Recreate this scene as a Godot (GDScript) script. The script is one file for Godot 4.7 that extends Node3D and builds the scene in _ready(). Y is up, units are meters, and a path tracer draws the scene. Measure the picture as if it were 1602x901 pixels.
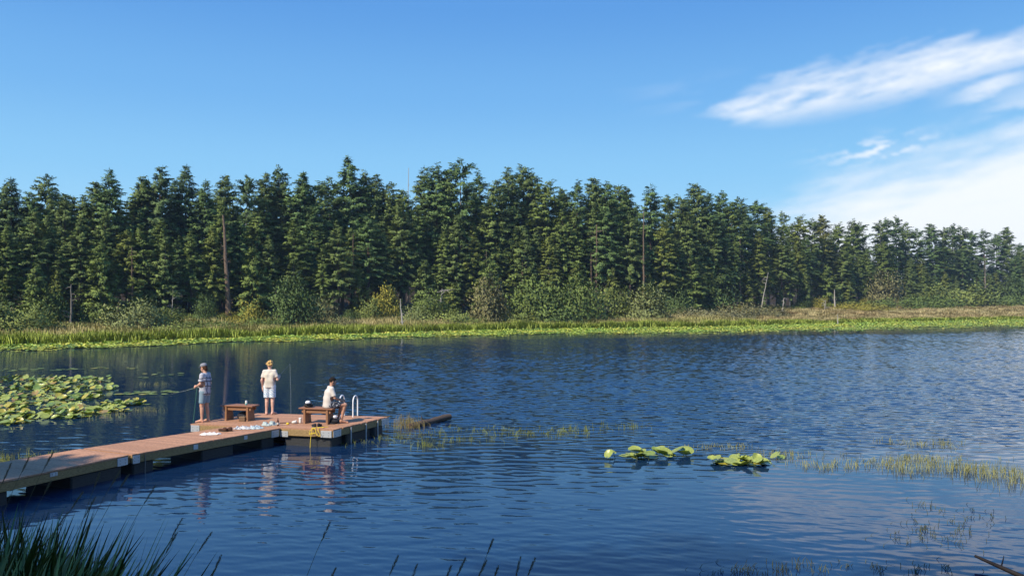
extends Node3D
# A small lake with a fishing dock, seen from its wooded bank. Metres; x to the right, y up, the lake lies towards -z.

var rng := RandomNumberGenerator.new()
var rough_noise := FastNoiseLite.new()
var fine_noise := FastNoiseLite.new()
var taken := {}
var M := {}

# The far shore: where the lily belt begins (x, distance), and how wide the belt is
const SHORE_X := [-400.0, -150.0, -80.0, -55.0, -40.8, -37.4, -34.2, -25.2, -7.2, 7.6, 23.5, 32.7, 54.6, 81.0, 140.0, 300.0, 700.0]
const SHORE_D := [30.0, 40.0, 53.0, 59.0, 63.0, 66.0, 70.0, 78.0, 89.0, 95.0, 98.5, 102.0, 113.5, 126.0, 150.0, 190.0, 240.0]
const BELT_X := [-400.0, -40.0, -25.0, 0.0, 30.0, 80.0, 700.0]
const BELT_W := [11.0, 11.0, 13.0, 18.0, 21.0, 30.0, 40.0]
# The edge of the wood (x, distance)
const WOOD_X := [-160.0, -90.0, -58.6, -53.0, -35.7, -10.4, 10.9, 22.5, 36.9, 56.5, 93.9, 141.8, 175.0, 230.0, 320.0]
const WOOD_D := [70.0, 82.0, 92.0, 95.0, 112.0, 130.0, 138.0, 142.0, 155.0, 178.0, 215.0, 255.0, 275.0, 300.0, 330.0]
# The bank on this side (x, distance of the water's edge)
const BANK_X := [-200.0, -30.0, -16.0, -13.0, -10.5, -8.0, -4.0, 0.0, 8.0, 20.0, 60.0, 300.0]
const BANK_D := [24.0, 23.0, 20.0, 15.5, 11.5, 9.6, 9.0, 8.8, 8.6, 9.0, 4.0, -20.0]

func along(xs: Array, ys: Array, x: float) -> float:
	if x <= xs[0]: return ys[0]
	for k in range(1, xs.size()):
		if x <= xs[k]:
			return lerpf(ys[k - 1], ys[k], (x - xs[k - 1]) / (xs[k] - xs[k - 1]))
	return ys[-1]

func shore(x: float) -> float: return along(SHORE_X, SHORE_D, x)
func belt(x: float) -> float: return along(BELT_X, BELT_W, x)

func land(x: float, d: float) -> float:
	# height of the ground over the water level
	var far: float = d - shore(x) - belt(x)
	var near: float = along(BANK_X, BANK_D, x) - d
	var bumps: float = rough_noise.get_noise_2d(x, d) * 0.35 + fine_noise.get_noise_2d(x, d) * 0.06
	if far > 0.0:
		return 0.12 + 2.5 * smoothstep(-8.0, 62.0, far) + 5.0 * smoothstep(70.0, 500.0, far) + 10.0 * smoothstep(14.0, 90.0, d - along(WOOD_X, WOOD_D, x)) + bumps * smoothstep(0.0, 12.0, far)
	if near > 0.0:
		return minf(0.08 + 0.285 * near, 2.35 + 0.02 * near) + 0.45 * exp(-pow((x + 3.4) / 1.5, 2.0) - pow((d - 4.2) / 1.8, 2.0)) + bumps * 0.5 * smoothstep(0.0, 4.0, near)
	return 0.12 - 1.6 * smoothstep(0.0, 14.0, minf(-far, -near) + 0.6)

# ------------------------------------------------------------------ building blocks
class Geo:
	var v := PackedVector3Array()
	var n := PackedVector3Array()
	var c := PackedColorArray()
	var u := PackedVector2Array()
	var t := PackedInt32Array()
	func add(p: Vector3, nn: Vector3, col := Color.WHITE, uv := Vector2.ZERO) -> int:
		v.append(p); n.append(nn); c.append(col); u.append(uv)
		return v.size() - 1
	func flat_tri(a: Vector3, b: Vector3, d: Vector3, col := Color.WHITE) -> void:
		var nn := (d - a).cross(b - a).normalized()
		var k := add(a, nn, col); add(b, nn, col); add(d, nn, col)
		t.append(k); t.append(k + 1); t.append(k + 2)
	func flat_quad(a: Vector3, b: Vector3, d: Vector3, e: Vector3, col := Color.WHITE) -> void:
		var nn := (d - a).cross(b - a).normalized()
		var k := add(a, nn, col); add(b, nn, col); add(d, nn, col); add(e, nn, col)
		t.append(k); t.append(k + 1); t.append(k + 2); t.append(k); t.append(k + 2); t.append(k + 3)
	func diamond(a: Vector3, tip: Vector3, side: Vector3, lift: Vector3, nn: Vector3, col: Color) -> void:
		# a leaf or twig: base, two shoulders, tip
		if (tip - a).cross(side).dot(nn) < 0.0: side = -side
		var m := a.lerp(tip, 0.45) + lift
		var k := add(a, nn, col); add(m + side, nn, col); add(tip, nn, col); add(m - side, nn, col)
		t.append(k); t.append(k + 1); t.append(k + 2); t.append(k); t.append(k + 2); t.append(k + 3)
	func tube(points: Array, radii: Array, sides := 8, col := Color.WHITE, closed_ends := true, flatten := 1.0) -> void:
		var side := Vector3.ZERO
		var first := v.size()
		for k in points.size():
			var dir: Vector3
			if k == 0: dir = points[1] - points[0]
			elif k == points.size() - 1: dir = points[k] - points[k - 1]
			else: dir = points[k + 1] - points[k - 1]
			dir = dir.normalized()
			if side == Vector3.ZERO:
				side = dir.cross(Vector3.UP if absf(dir.y) < 0.9 else Vector3.RIGHT).normalized()
			else:
				side = (side - dir * side.dot(dir)).normalized()
			var up := side.cross(dir)
			for j in sides:
				var an := TAU * j / sides
				var nn: Vector3 = side * cos(an) + up * sin(an) * flatten
				add(points[k] + nn * radii[k], nn.normalized(), col, Vector2(float(j) / sides, k))
		for k in points.size() - 1:
			for j in sides:
				var a := first + k * sides + j
				var b := first + k * sides + (j + 1) % sides
				t.append(a); t.append(a + sides); t.append(b)
				t.append(b); t.append(a + sides); t.append(b + sides)
		if closed_ends:
			for e: int in [0, points.size() - 1]:
				if radii[e] < 0.002: continue
				var dir: Vector3 = (points[0] - points[1]) if e == 0 else (points[e] - points[e - 1])
				dir = dir.normalized()
				var mid := add(points[e], dir, col)
				var ring := first + e * sides
				var from := v.size()
				for j in sides: add(v[ring + j], dir, col)
				for j in sides:
					t.append(mid); t.append(from + (j if e == 0 else (j + 1) % sides)); t.append(from + ((j + 1) % sides if e == 0 else j))
	func box(x: Transform3D, size: Vector3, col := Color.WHITE, cut := 0.004) -> void:
		# a box with chamfered edges
		var h := size * 0.5
		var q := h - Vector3.ONE * minf(cut, minf(h.x, minf(h.y, h.z)) * 0.6)
		for ax in 3:
			for s: float in [-1.0, 1.0]:
				var b1 := (ax + 1) % 3
				var b2 := (ax + 2) % 3
				var ps := []
				for w in [[-1, -1], [1, -1], [1, 1], [-1, 1]]:
					var p := Vector3.ZERO
					p[ax] = s * h[ax]; p[b1] = w[0] * q[b1]; p[b2] = w[1] * q[b2]
					ps.append(x * p)
				if s > 0: flat_quad(ps[0], ps[3], ps[2], ps[1], col)
				else: flat_quad(ps[0], ps[1], ps[2], ps[3], col)
		for ax in 3:
			var b1 := (ax + 1) % 3
			var b2 := (ax + 2) % 3
			for s1: float in [-1.0, 1.0]:
				for s2: float in [-1.0, 1.0]:
					var ps := []
					for w in [[-1.0, 0], [1.0, 0], [1.0, 1], [-1.0, 1]]:
						var p := Vector3.ZERO
						p[ax] = w[0] * q[ax]
						p[b1] = s1 * (h[b1] if w[1] == 0 else q[b1])
						p[b2] = s2 * (q[b2] if w[1] == 0 else h[b2])
						ps.append(x * p)
					if s1 * s2 > 0: flat_quad(ps[0], ps[3], ps[2], ps[1], col)
					else: flat_quad(ps[0], ps[1], ps[2], ps[3], col)
	func prism(foot: Array, y0: float, y1: float, col := Color.WHITE) -> void:
		# an upright block over a footprint given anticlockwise as seen from above (x, z)
		var k := foot.size()
		for j in k:
			var a: Vector2 = foot[j]
			var b: Vector2 = foot[(j + 1) % k]
			flat_quad(Vector3(a.x, y0, a.y), Vector3(a.x, y1, a.y), Vector3(b.x, y1, b.y), Vector3(b.x, y0, b.y), col)
		for j in range(1, k - 1):
			var a: Vector2 = foot[0]
			var b: Vector2 = foot[j]
			var d: Vector2 = foot[j + 1]
			flat_tri(Vector3(a.x, y1, a.y), Vector3(d.x, y1, d.y), Vector3(b.x, y1, b.y), col)
			flat_tri(Vector3(a.x, y0, a.y), Vector3(b.x, y0, b.y), Vector3(d.x, y0, d.y), col)
	func lathe(at: Vector3, profile: Array, sides := 16, col := Color.WHITE) -> void:
		# profile: Vector2(radius, height) from the bottom up
		var first := v.size()
		for k in profile.size():
			var p: Vector2 = profile[k]
			var a: Vector2 = profile[maxi(k - 1, 0)]
			var b: Vector2 = profile[mini(k + 1, profile.size() - 1)]
			var sl := Vector2(b.y - a.y, a.x - b.x).normalized()
			for j in sides:
				var an := TAU * j / sides
				add(at + Vector3(cos(an) * p.x, p.y, sin(an) * p.x), Vector3(cos(an) * sl.x, sl.y, sin(an) * sl.x), col)
		for k in profile.size() - 1:
			for j in sides:
				var a := first + k * sides + j
				var b := first + k * sides + (j + 1) % sides
				t.append(a); t.append(b); t.append(a + sides)
				t.append(b); t.append(b + sides); t.append(a + sides)
	func blob(x: Transform3D, r: Vector3, rings := 8, sides := 12, col := Color.WHITE, wobble := 0.0, seed_ := 0) -> void:
		var first := v.size()
		for k in rings + 1:
			var el := PI * k / rings - PI / 2
			for j in sides:
				var an := TAU * j / sides
				var d := Vector3(cos(el) * cos(an), sin(el), cos(el) * sin(an))
				var w := 1.0 + wobble * sin(d.x * 5.1 + seed_) * cos(d.y * 4.3 + seed_ * 1.7) * cos(d.z * 4.7 - seed_)
				add(x * (d * r * w), (x.basis * (d / r)).normalized(), col)
		for k in rings:
			for j in sides:
				var a := first + k * sides + j
				var b := first + k * sides + (j + 1) % sides
				t.append(a); t.append(b); t.append(a + sides)
				t.append(b); t.append(b + sides); t.append(a + sides)
	func mesh(mat: Material, turn_faces := true) -> ArrayMesh:
		if turn_faces:
			# let every face look the way its normals do
			for k in range(0, t.size(), 3):
				var p := v[t[k]]
				if (v[t[k + 2]] - p).cross(v[t[k + 1]] - p).dot(n[t[k]] + n[t[k + 1]] + n[t[k + 2]]) < 0.0:
					var q := t[k + 1]
					t[k + 1] = t[k + 2]
					t[k + 2] = q
		var arr := []
		arr.resize(Mesh.ARRAY_MAX)
		arr[Mesh.ARRAY_VERTEX] = v; arr[Mesh.ARRAY_NORMAL] = n; arr[Mesh.ARRAY_COLOR] = c; arr[Mesh.ARRAY_TEX_UV] = u; arr[Mesh.ARRAY_INDEX] = t
		var m := ArrayMesh.new()
		m.add_surface_from_arrays(Mesh.PRIMITIVE_TRIANGLES, arr)
		m.surface_set_material(0, mat)
		return m

func rnd(a: float, b: float) -> float: return rng.randf_range(a, b)
func at(x: float, d: float, y := 0.0) -> Vector3: return Vector3(x, y, -d)
func aim(p: Vector3, right: Vector3, up := Vector3.UP) -> Transform3D:
	var r := right.normalized()
	var back := r.cross(up).normalized()
	return Transform3D(Basis(r, back.cross(r), back), p)

func numbered(called: String) -> String:
	var k: int = taken.get(called, 0)
	taken[called] = k + 1
	return called if k == 0 else "%s_%03d" % [called, k]

func put(called: String, g: Geo, mat: Material, parent: Node = self) -> MeshInstance3D:
	return put_mesh(called, g.mesh(mat), parent)
func put_mesh(called: String, m: Mesh, parent: Node = self) -> MeshInstance3D:
	var o := MeshInstance3D.new()
	o.mesh = m
	o.name = numbered(called) if parent == self else called
	parent.add_child(o, true)
	return o
func tag(o: Node, label: String, category: String, group := "", kind := "") -> Node:
	o.set_meta("label", label); o.set_meta("category", category)
	if group: o.set_meta("group", group)
	if kind: o.set_meta("kind", kind)
	return o
func thing(called: String, label: String, category: String, where := Vector3.ZERO, turn := 0.0, group := "") -> Node3D:
	var o := Node3D.new()
	o.name = numbered(called)
	add_child(o)
	o.position = where; o.rotation.y = turn
	tag(o, label, category, group)
	return o

func lin(r: float, g: float, b: float) -> Color: return Color(r, g, b).linear_to_srgb()
func mat(col: Color, rough := 0.8, shine := 0.5, vertex := false) -> StandardMaterial3D:
	var m := StandardMaterial3D.new()
	m.albedo_color = col.linear_to_srgb() if col != Color.WHITE else col
	m.roughness = rough; m.metallic_specular = shine
	m.vertex_color_use_as_albedo = vertex
	return m
func grain(m: StandardMaterial3D, freq: float, scale: Vector3, lo: float, hi: float, seed_: int, octaves := 4, world := true) -> StandardMaterial3D:
	# a grey texture that mottles the colour
	var nz := FastNoiseLite.new()
	nz.seed = seed_; nz.frequency = freq; nz.fractal_octaves = octaves
	var tx := NoiseTexture2D.new()
	tx.width = 512; tx.height = 512; tx.seamless = true; tx.noise = nz
	var gr := Gradient.new()
	gr.set_color(0, Color(lo, lo, lo)); gr.set_color(1, Color(hi, hi, hi))
	tx.color_ramp = gr
	m.albedo_texture = tx
	m.uv1_triplanar = true; m.uv1_world_triplanar = world; m.uv1_scale = scale
	return m

func _ready() -> void:
	rng.seed = 20240817
	rough_noise.seed = 3; rough_noise.frequency = 0.03
	fine_noise.seed = 8; fine_noise.frequency = 0.35
	var cam := Camera3D.new()
	cam.name = "camera"
	cam.fov = 39.44
	cam.position = Vector3(0, 4.1, 0)
	cam.rotation_degrees.x = 0.889
	cam.near = 0.1; cam.far = 4000.0
	add_child(cam)
	cam.current = true
	var sun := DirectionalLight3D.new()
	sun.name = "sun"
	sun.light_color = Color(1.0, 0.955, 0.88)
	sun.light_energy = 1.6
	sun.light_angular_distance = 0.53
	sun.shadow_enabled = true
	add_child(sun)
	sun.look_at_from_position(Vector3(-0.62, 0.90, 0.74) * 100.0, Vector3.ZERO)
	var env := Environment.new()
	env.tonemap_mode = Environment.TONE_MAPPER_LINEAR
	env.tonemap_exposure = 1.3
	env.background_mode = Environment.BG_SKY
	env.sky = Sky.new()
	var pano := PanoramaSkyMaterial.new()
	pano.panorama = make_sky()
	env.sky.sky_material = pano
	env.sdfgi_enabled = true; env.ssao_enabled = true; env.ssil_enabled = true
	env.fog_enabled = true
	env.fog_density = 0.00022
	env.fog_light_color = Color(0.72, 0.84, 0.97)
	var we := WorldEnvironment.new()
	we.name = "air"
	we.environment = env
	add_child(we)
	make_materials()
	make_ground()
	make_lake()
	make_wood()
	make_shore_plants()
	make_near_trees()
	make_lilies()
	make_dock()
	make_benches()
	make_belongings()
	make_people()
	make_rushes()
	make_foreground()

# ------------------------------------------------------------------ sky
func make_sky() -> ImageTexture:
	# air and thin high cloud, by azimuth (0 = over the lake) and height, both in degrees
	var w := 2560
	var h := 1280
	var im := Image.create(w, h, false, Image.FORMAT_RGBF)
	var el_at := [0.0, 2.0, 5.0, 9.0, 14.0, 20.0, 32.0, 55.0, 90.0]
	var col := [Color(0.376, 0.601, 0.780), Color(0.346, 0.586, 0.776), Color(0.286, 0.543, 0.759), Color(0.213, 0.467, 0.731), Color(0.145, 0.366, 0.683), Color(0.093, 0.273, 0.613), Color(0.082, 0.275, 0.700), Color(0.062, 0.220, 0.620), Color(0.050, 0.180, 0.540)]
	var wisp := FastNoiseLite.new()
	wisp.seed = 11; wisp.frequency = 1.0; wisp.fractal_octaves = 5
	var soft := FastNoiseLite.new()
	soft.seed = 23; soft.frequency = 1.0; soft.fractal_octaves = 3
	im.fill(Color(0.16, 0.2, 0.2))
	for row in h / 2:
		var el := 90.0 - (row + 0.5) * 180.0 / h
		var k := 0
		while k < el_at.size() - 2 and el > el_at[k + 1]: k += 1
		var base: Color = col[k].lerp(col[k + 1], smoothstep(0.0, 1.0, (el - el_at[k]) / (el_at[k + 1] - el_at[k])) * 0.3 + 0.7 * (el - el_at[k]) / (el_at[k + 1] - el_at[k]))
		im.fill_rect(Rect2i(0, row, w, 1), base)
		if el > 40.0: continue
		for px in w:
			var az := (px + 0.5) * 360.0 / w
			if az > 180.0: az -= 360.0
			if az < 4.0 or az > 150.0: continue
			var slope := 0.10 * (az - 13.0)
			var a1 := wisp.get_noise_3d(az * 0.16 - el * 0.22, (el - slope) * 0.75, 1.0)
			var a2 := wisp.get_noise_3d(az * 0.34 + el * 0.12, (el - slope * 1.9) * 2.1, 5.0)
			var a3 := soft.get_noise_3d(az * 0.07, el * 0.2, 9.0)
			var far := 1.0 - smoothstep(60.0, 150.0, az)
			var d := 0.0
			# the long feather of cirrus
			if el > 8.0 and el < 24.0 and az < 75.0:
				var mid := 12.75 + 0.105 * (az - 13.0) + a1 * 0.5
				var thick := 2.1 * smoothstep(11.5, 19.0, az + a2 * 2.0) * (1.0 - 0.3 * smoothstep(26.0, 34.0, az))
				var up := el - mid
				var band := (1.0 - smoothstep(thick * 0.35, thick * 1.05, up + a2 * 1.0)) if up > 0.0 else (1.0 - smoothstep(thick * 0.25, thick * 0.95, -up + a2 * 0.5))
				d = band * smoothstep(12.0, 16.0, az + a1 * 1.5) * clampf(0.62 + a1 * 0.45 + a2 * 0.5, 0.0, 1.0) * (1.0 - smoothstep(45.0, 75.0, az))
				d += 0.05 * smoothstep(-0.1, 0.5, a1) * exp(-pow((az - 12.0) / 3.5, 2.0) - pow((el - 14.2) / 1.2, 2.0)) * 2.0
				# a short streak by its side
				var m2 := 12.7 + 0.22 * (az - 30.0)
				d = maxf(d, 0.75 * exp(-pow((az - 31.0) / 1.9, 2.0) - pow((el - m2 + a2 * 0.5) / 0.55, 2.0)))
				d = maxf(d, 0.4 * smoothstep(0.0, 0.4, a1 + 0.15) * smoothstep(29.0, 33.0, az) * exp(-pow((el - 11.6) / 1.3, 2.0)))
			# small flecks
			if el > 7.5 and el < 12.0 and az > 18.0 and az < 34.0:
				var patch := exp(-pow((az - 24.8) / 3.0, 2.0) - pow((el - 9.7 - 0.1 * (az - 24.8)) / 0.75, 2.0))
				d = maxf(d, patch * smoothstep(0.0, 0.35, a2 + 0.05) * 0.85)
			# the pale bank low down
			var top := along([4.0, 15.0, 17.2, 23.6, 32.5, 50.0, 150.0], [1.0, 4.2, 6.0, 8.8, 10.8, 12.5, 6.0], az) + a1 * 1.6
			var bank := (1.0 - smoothstep(-4.2, 1.3, el - top + a2 * 0.9)) * smoothstep(11.0, 17.5, az + a1 * 2.5)
			bank *= clampf(0.92 + 0.012 * (az - 20.0) + a3 * 0.3 + a1 * 0.2 + a2 * 0.12, 0.0, 0.97) * far
			d = clampf(1.0 - (1.0 - d) * (1.0 - bank), 0.0, 0.98)
			if d > 0.003:
				im.set_pixel(px, row, base.lerp(Color(0.745, 0.78, 0.825), d))
	return ImageTexture.create_from_image(im)

# ------------------------------------------------------------------ materials
func make_materials() -> void:
	M.ground = grain(mat(Color.WHITE, 0.95, 0.2, true), 0.012, Vector3.ONE * 0.23, 0.55, 1.0, 5)
	M.water = mat(Color(0.005, 0.022, 0.062), 0.03, 0.41)
	M.skin = mat(Color.WHITE, 0.55, 0.4, true)
	M.skin.subsurf_scatter_enabled = true; M.skin.subsurf_scatter_strength = 0.08
	M.cloth = mat(Color.WHITE, 0.85, 0.25, true)
	M.bark = grain(mat(Color(0.30, 0.215, 0.16), 0.9, 0.2), 0.03, Vector3(1.6, 0.35, 1.6), 0.35, 1.0, 6)
	M.grey_bark = grain(mat(Color(0.40, 0.36, 0.31), 0.9, 0.2), 0.03, Vector3(1.6, 0.35, 1.6), 0.4, 1.0, 7)
	M.red_bark = grain(mat(Color(0.33, 0.235, 0.17), 0.9, 0.2), 0.03, Vector3(1.6, 0.35, 1.6), 0.4, 1.0, 16)
	M.pale_wood = grain(mat(Color(0.62, 0.58, 0.52), 0.9, 0.2), 0.03, Vector3(2, 0.4, 2), 0.55, 1.0, 9)
	M.needles = []
	for c in [Color(0.92, 1.0, 0.86), Color(0.78, 0.98, 0.9), Color(1.15, 1.1, 0.72), Color(1.0, 1.08, 0.78), Color(0.72, 0.86, 0.92), Color(1.2, 1.02, 0.82)]:
		var m := mat(c * 1.0, 0.75, 0.3, true)
		m.albedo_color = Color(minf(c.r / 1.2, 1.0), minf(c.g / 1.2, 1.0), minf(c.b / 1.2, 1.0)).linear_to_srgb()
		m.backlight_enabled = true; m.backlight = Color(0.25, 0.3, 0.12)
		M.needles.append(m)
	M.leaves = []
	for c in [Color(0.13, 0.18, 0.04), Color(0.19, 0.23, 0.055), Color(0.20, 0.23, 0.08), Color(0.095, 0.145, 0.04), Color(0.30, 0.27, 0.04), Color(0.19, 0.18, 0.075), Color(0.24, 0.23, 0.11)]:
		var m := mat(c, 0.7, 0.35, true)
		m.backlight_enabled = true; m.backlight = Color(0.35, 0.4, 0.15)
		M.leaves.append(m)
	M.blades = mat(Color.WHITE, 0.75, 0.3, true)
	M.blades.backlight_enabled = true; M.blades.backlight = Color(0.35, 0.38, 0.2)
	M.pads = []
	for c in [Color(0.27, 0.35, 0.055), Color(0.37, 0.43, 0.09), Color(0.18, 0.27, 0.05), Color(0.48, 0.42, 0.06), Color(0.40, 0.27, 0.08)]:
		var m := grain(mat(c, 0.38, 0.5), 0.02, Vector3.ONE * 1.3, 0.72, 1.0, 31, 3)
		m.backlight_enabled = true; m.backlight = Color(0.3, 0.4, 0.08)
		M.pads.append(m)
	M.belt = mat(Color.WHITE, 0.42, 0.5, true)
	M.belt.backlight_enabled = true; M.belt.backlight = Color(0.3, 0.36, 0.1)

# ------------------------------------------------------------------ ground and water
func sheet(g: Geo, xs: PackedFloat32Array, ds: PackedFloat32Array, point: Callable) -> void:
	var first := g.v.size()
	for d in ds:
		for x in xs:
			point.call(g, x, d)
	var nx := xs.size()
	for j in ds.size() - 1:
		for i in nx - 1:
			var a := first + j * nx + i
			g.t.append(a); g.t.append(a + nx); g.t.append(a + 1)
			g.t.append(a + 1); g.t.append(a + nx); g.t.append(a + nx + 1)

func steps(stops: Array, gaps: Array) -> PackedFloat32Array:
	var out := PackedFloat32Array()
	for k in gaps.size():
		var n: int = maxi(1, roundi((stops[k + 1] - stops[k]) / gaps[k]))
		for j in n: out.append(lerpf(stops[k], stops[k + 1], float(j) / n))
	out.append(stops[-1])
	return out

func make_ground() -> void:
	var g := Geo.new()
	var xs := steps([-1500.0, -200.0, -70.0, -20.0, 16.0, 200.0, 1500.0], [100.0, 8.0, 2.5, 0.7, 2.5, 100.0])
	var ds := steps([-200.0, -30.0, -4.0, 24.0, 60.0, 150.0, 340.0, 2500.0], [20.0, 2.0, 0.7, 2.5, 1.6, 5.0, 120.0])
	var tint := FastNoiseLite.new()
	tint.seed = 77; tint.frequency = 0.05
	sheet(g, xs, ds, func(gg: Geo, x: float, d: float) -> void:
		var y := land(x, d)
		var e := 0.4
		var nn := Vector3(y - land(x + e, d), e, -(y - land(x, d + e))).normalized()
		var k := tint.get_noise_2d(x, d) * 0.5 + 0.5
		var meadow := smoothstep(28.0, 60.0, x)
		var col := Color(0.10, 0.105, 0.035).lerp(Color(0.26, 0.19, 0.085), clampf(meadow * 0.9 + (k - 0.5), 0.0, 1.0))
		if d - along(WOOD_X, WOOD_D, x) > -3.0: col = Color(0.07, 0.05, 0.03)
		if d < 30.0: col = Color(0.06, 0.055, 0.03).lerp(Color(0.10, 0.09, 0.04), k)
		if y < 0.0: col = Color(0.03, 0.028, 0.018)
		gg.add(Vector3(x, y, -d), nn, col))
	var o := put("ground", g, M.ground)
	o.set_meta("kind", "structure"); o.set_meta("label", "grassy lake shore with the meadow and the near bank"); o.set_meta("category", "ground")

var wave_k := []
func make_waves() -> void:
	var r := RandomNumberGenerator.new()
	r.seed = 5
	var n := 34
	var total := 0.0
	for k in n:
		var length: float = 0.15 * pow(0.68 / 0.15, (k + r.randf()) / n)
		var turn := r.randfn(0.0, 0.6) + 0.06
		var s: float = r.randf_range(0.7, 1.3)
		total += s * s * 0.5
		var kk := TAU / length
		wave_k.append([sin(turn) * kk, cos(turn) * kk, r.randf() * TAU, s, kk, length])
	for wv in wave_k: wv[3] /= sqrt(total)

var calm_noise := FastNoiseLite.new()
func roughness_at(x: float, d: float) -> float:
	# root mean square slope of the ripples: the breeze ruffles the open middle, the lee by the lilies and the shallows stay calm
	var patch := calm_noise.get_noise_2d(x * 0.5, d) * 0.5 + calm_noise.get_noise_2d(x * 2.1, d * 4.0) * 0.25
	var bearing := x / maxf(d, 1.0)
	var open_ := smoothstep(-0.34, -0.06, bearing + patch * 0.12)
	var s := lerpf(0.017, 0.108, open_)
	s = lerpf(s, 0.024, smoothstep(15.0, 3.0, shore(x) - d + patch * 8.0))
	# nearer in, the water lies smoother
	var near := smoothstep(27.0, 17.5, d + patch * 5.0)
	s = lerpf(s, lerpf(0.014, 0.030, smoothstep(-0.46, -0.30, bearing)) + 0.015 * patch, near)
	var cove := smoothstep(23.0, 19.0, d + patch * 3.0) * smoothstep(0.12, 0.32, bearing)
	s = lerpf(s, 0.016, cove * 0.8)
	# weedy water right of the dock and the lee in front of it
	var weeds := exp(-pow((x + 1.2) / 3.6, 2.0) - pow((d - 22.6) / 2.6, 2.0))
	var lee := exp(-pow((x + 6.2) / 3.4, 2.0) - pow((d - 19.0) / 3.2, 2.0))
	s = lerpf(s, 0.03, clampf(maxf(weeds * 0.85, lee) + patch * 0.2, 0.0, 1.0))
	return s * clampf(1.0 + 0.9 * patch, 0.45, 1.6)

func make_lake() -> void:
	calm_noise.seed = 41; calm_noise.frequency = 0.045; calm_noise.fractal_octaves = 3
	make_waves()
	var g := Geo.new()
	var bands := [
		[steps([-13.0, 15.0], [0.1]), steps([7.0, 16.5], [0.055]), 0.0],
		[steps([-34.0, 36.0], [0.22]), steps([16.5, 46.0], [0.095]), 0.24],
		[steps([-44.0, 46.0], [0.22]), steps([46.0, 66.0], [0.13]), 0.27],
		[steps([-44.0, 66.0], [0.26]), steps([66.0, 96.0], [0.17]), 0.33],
		[steps([0.0, 112.0], [0.4]), steps([96.0, 150.0], [0.25]), 0.42]]
	for b in bands:
		var shortest: float = b[2]
		var used := wave_k.filter(func(wv): return wv[5] >= shortest)
		var power := 0.0
		for wv in used: power += wv[3] * wv[3] * 0.5
		var boost := 1.0 / sqrt(power)
		sheet(g, b[0], b[1], func(gg: Geo, x: float, d: float) -> void:
			var s := roughness_at(x, d) * boost
			var y := 0.0
			var gx := 0.0
			var gz := 0.0
			for wv in used:
				var ph: float = wv[0] * x + wv[1] * d + wv[2]
				var cs: float = cos(ph) * wv[3]
				y += sin(ph) * wv[3] / wv[4]
				gx += cs * wv[0] / wv[4]
				gz += cs * wv[1] / wv[4]
			gg.add(Vector3(x, y * s, -d), Vector3(-gx * s, 1.0, gz * s).normalized()))
	# the open water beside those stretches
	for r in [[-13.0, -60.0, 7.0, 16.5], [15.0, 80.0, -20.0, 16.5], [-34.0, -120.0, 16.5, 46.0], [36.0, 200.0, 16.5, 46.0], [-44.0, -300.0, 46.0, 96.0], [46.0, 600.0, 46.0, 66.0], [66.0, 600.0, 66.0, 96.0], [112.0, 600.0, 96.0, 150.0], [0.0, -300.0, 96.0, 150.0], [72.0, 600.0, 150.0, 260.0], [-13.0, 15.0, -4.0, 7.0]]:
		var x0: float = minf(r[0], r[1])
		var x1: float = maxf(r[0], r[1])
		var k := g.add(Vector3(x0, 0, -r[2]), Vector3.UP)
		g.add(Vector3(x1, 0, -r[2]), Vector3.UP); g.add(Vector3(x1, 0, -r[3]), Vector3.UP); g.add(Vector3(x0, 0, -r[3]), Vector3.UP)
		g.t.append_array(PackedInt32Array([k, k + 2, k + 1, k, k + 3, k + 2]))
	var o := put_mesh("lake_water", g.mesh(M.water, false))
	o.set_meta("kind", "structure"); o.set_meta("label", "dark blue rippled lake reflecting the trees and the sky"); o.set_meta("category", "water")

# ------------------------------------------------------------------ trees
func trunk_points(height: float, r0: float, lean: float, r: RandomNumberGenerator, n := 9) -> Array:
	var ps := []
	var rs := []
	var bend := Vector2(r.randfn(0, 1), r.randfn(0, 1)) * lean
	for k in n:
		var u := float(k) / (n - 1)
		ps.append(Vector3(bend.x * u * u * height + sin(u * 5.0 + bend.y * 9.0) * 0.06, u * height - (0.4 if k == 0 else 0.0), bend.y * u * u * height))
		rs.append(r0 * ((1.0 - u) * 0.96 + 0.03) * (1.3 if k == 0 else 1.0))
	return [ps, rs]

func on_path(ps: Array, u: float) -> Vector3:
	var f := clampf(u, 0.0, 0.999) * (ps.size() - 1)
	return ps[int(f)].lerp(ps[int(f) + 1], f - int(f))

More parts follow.
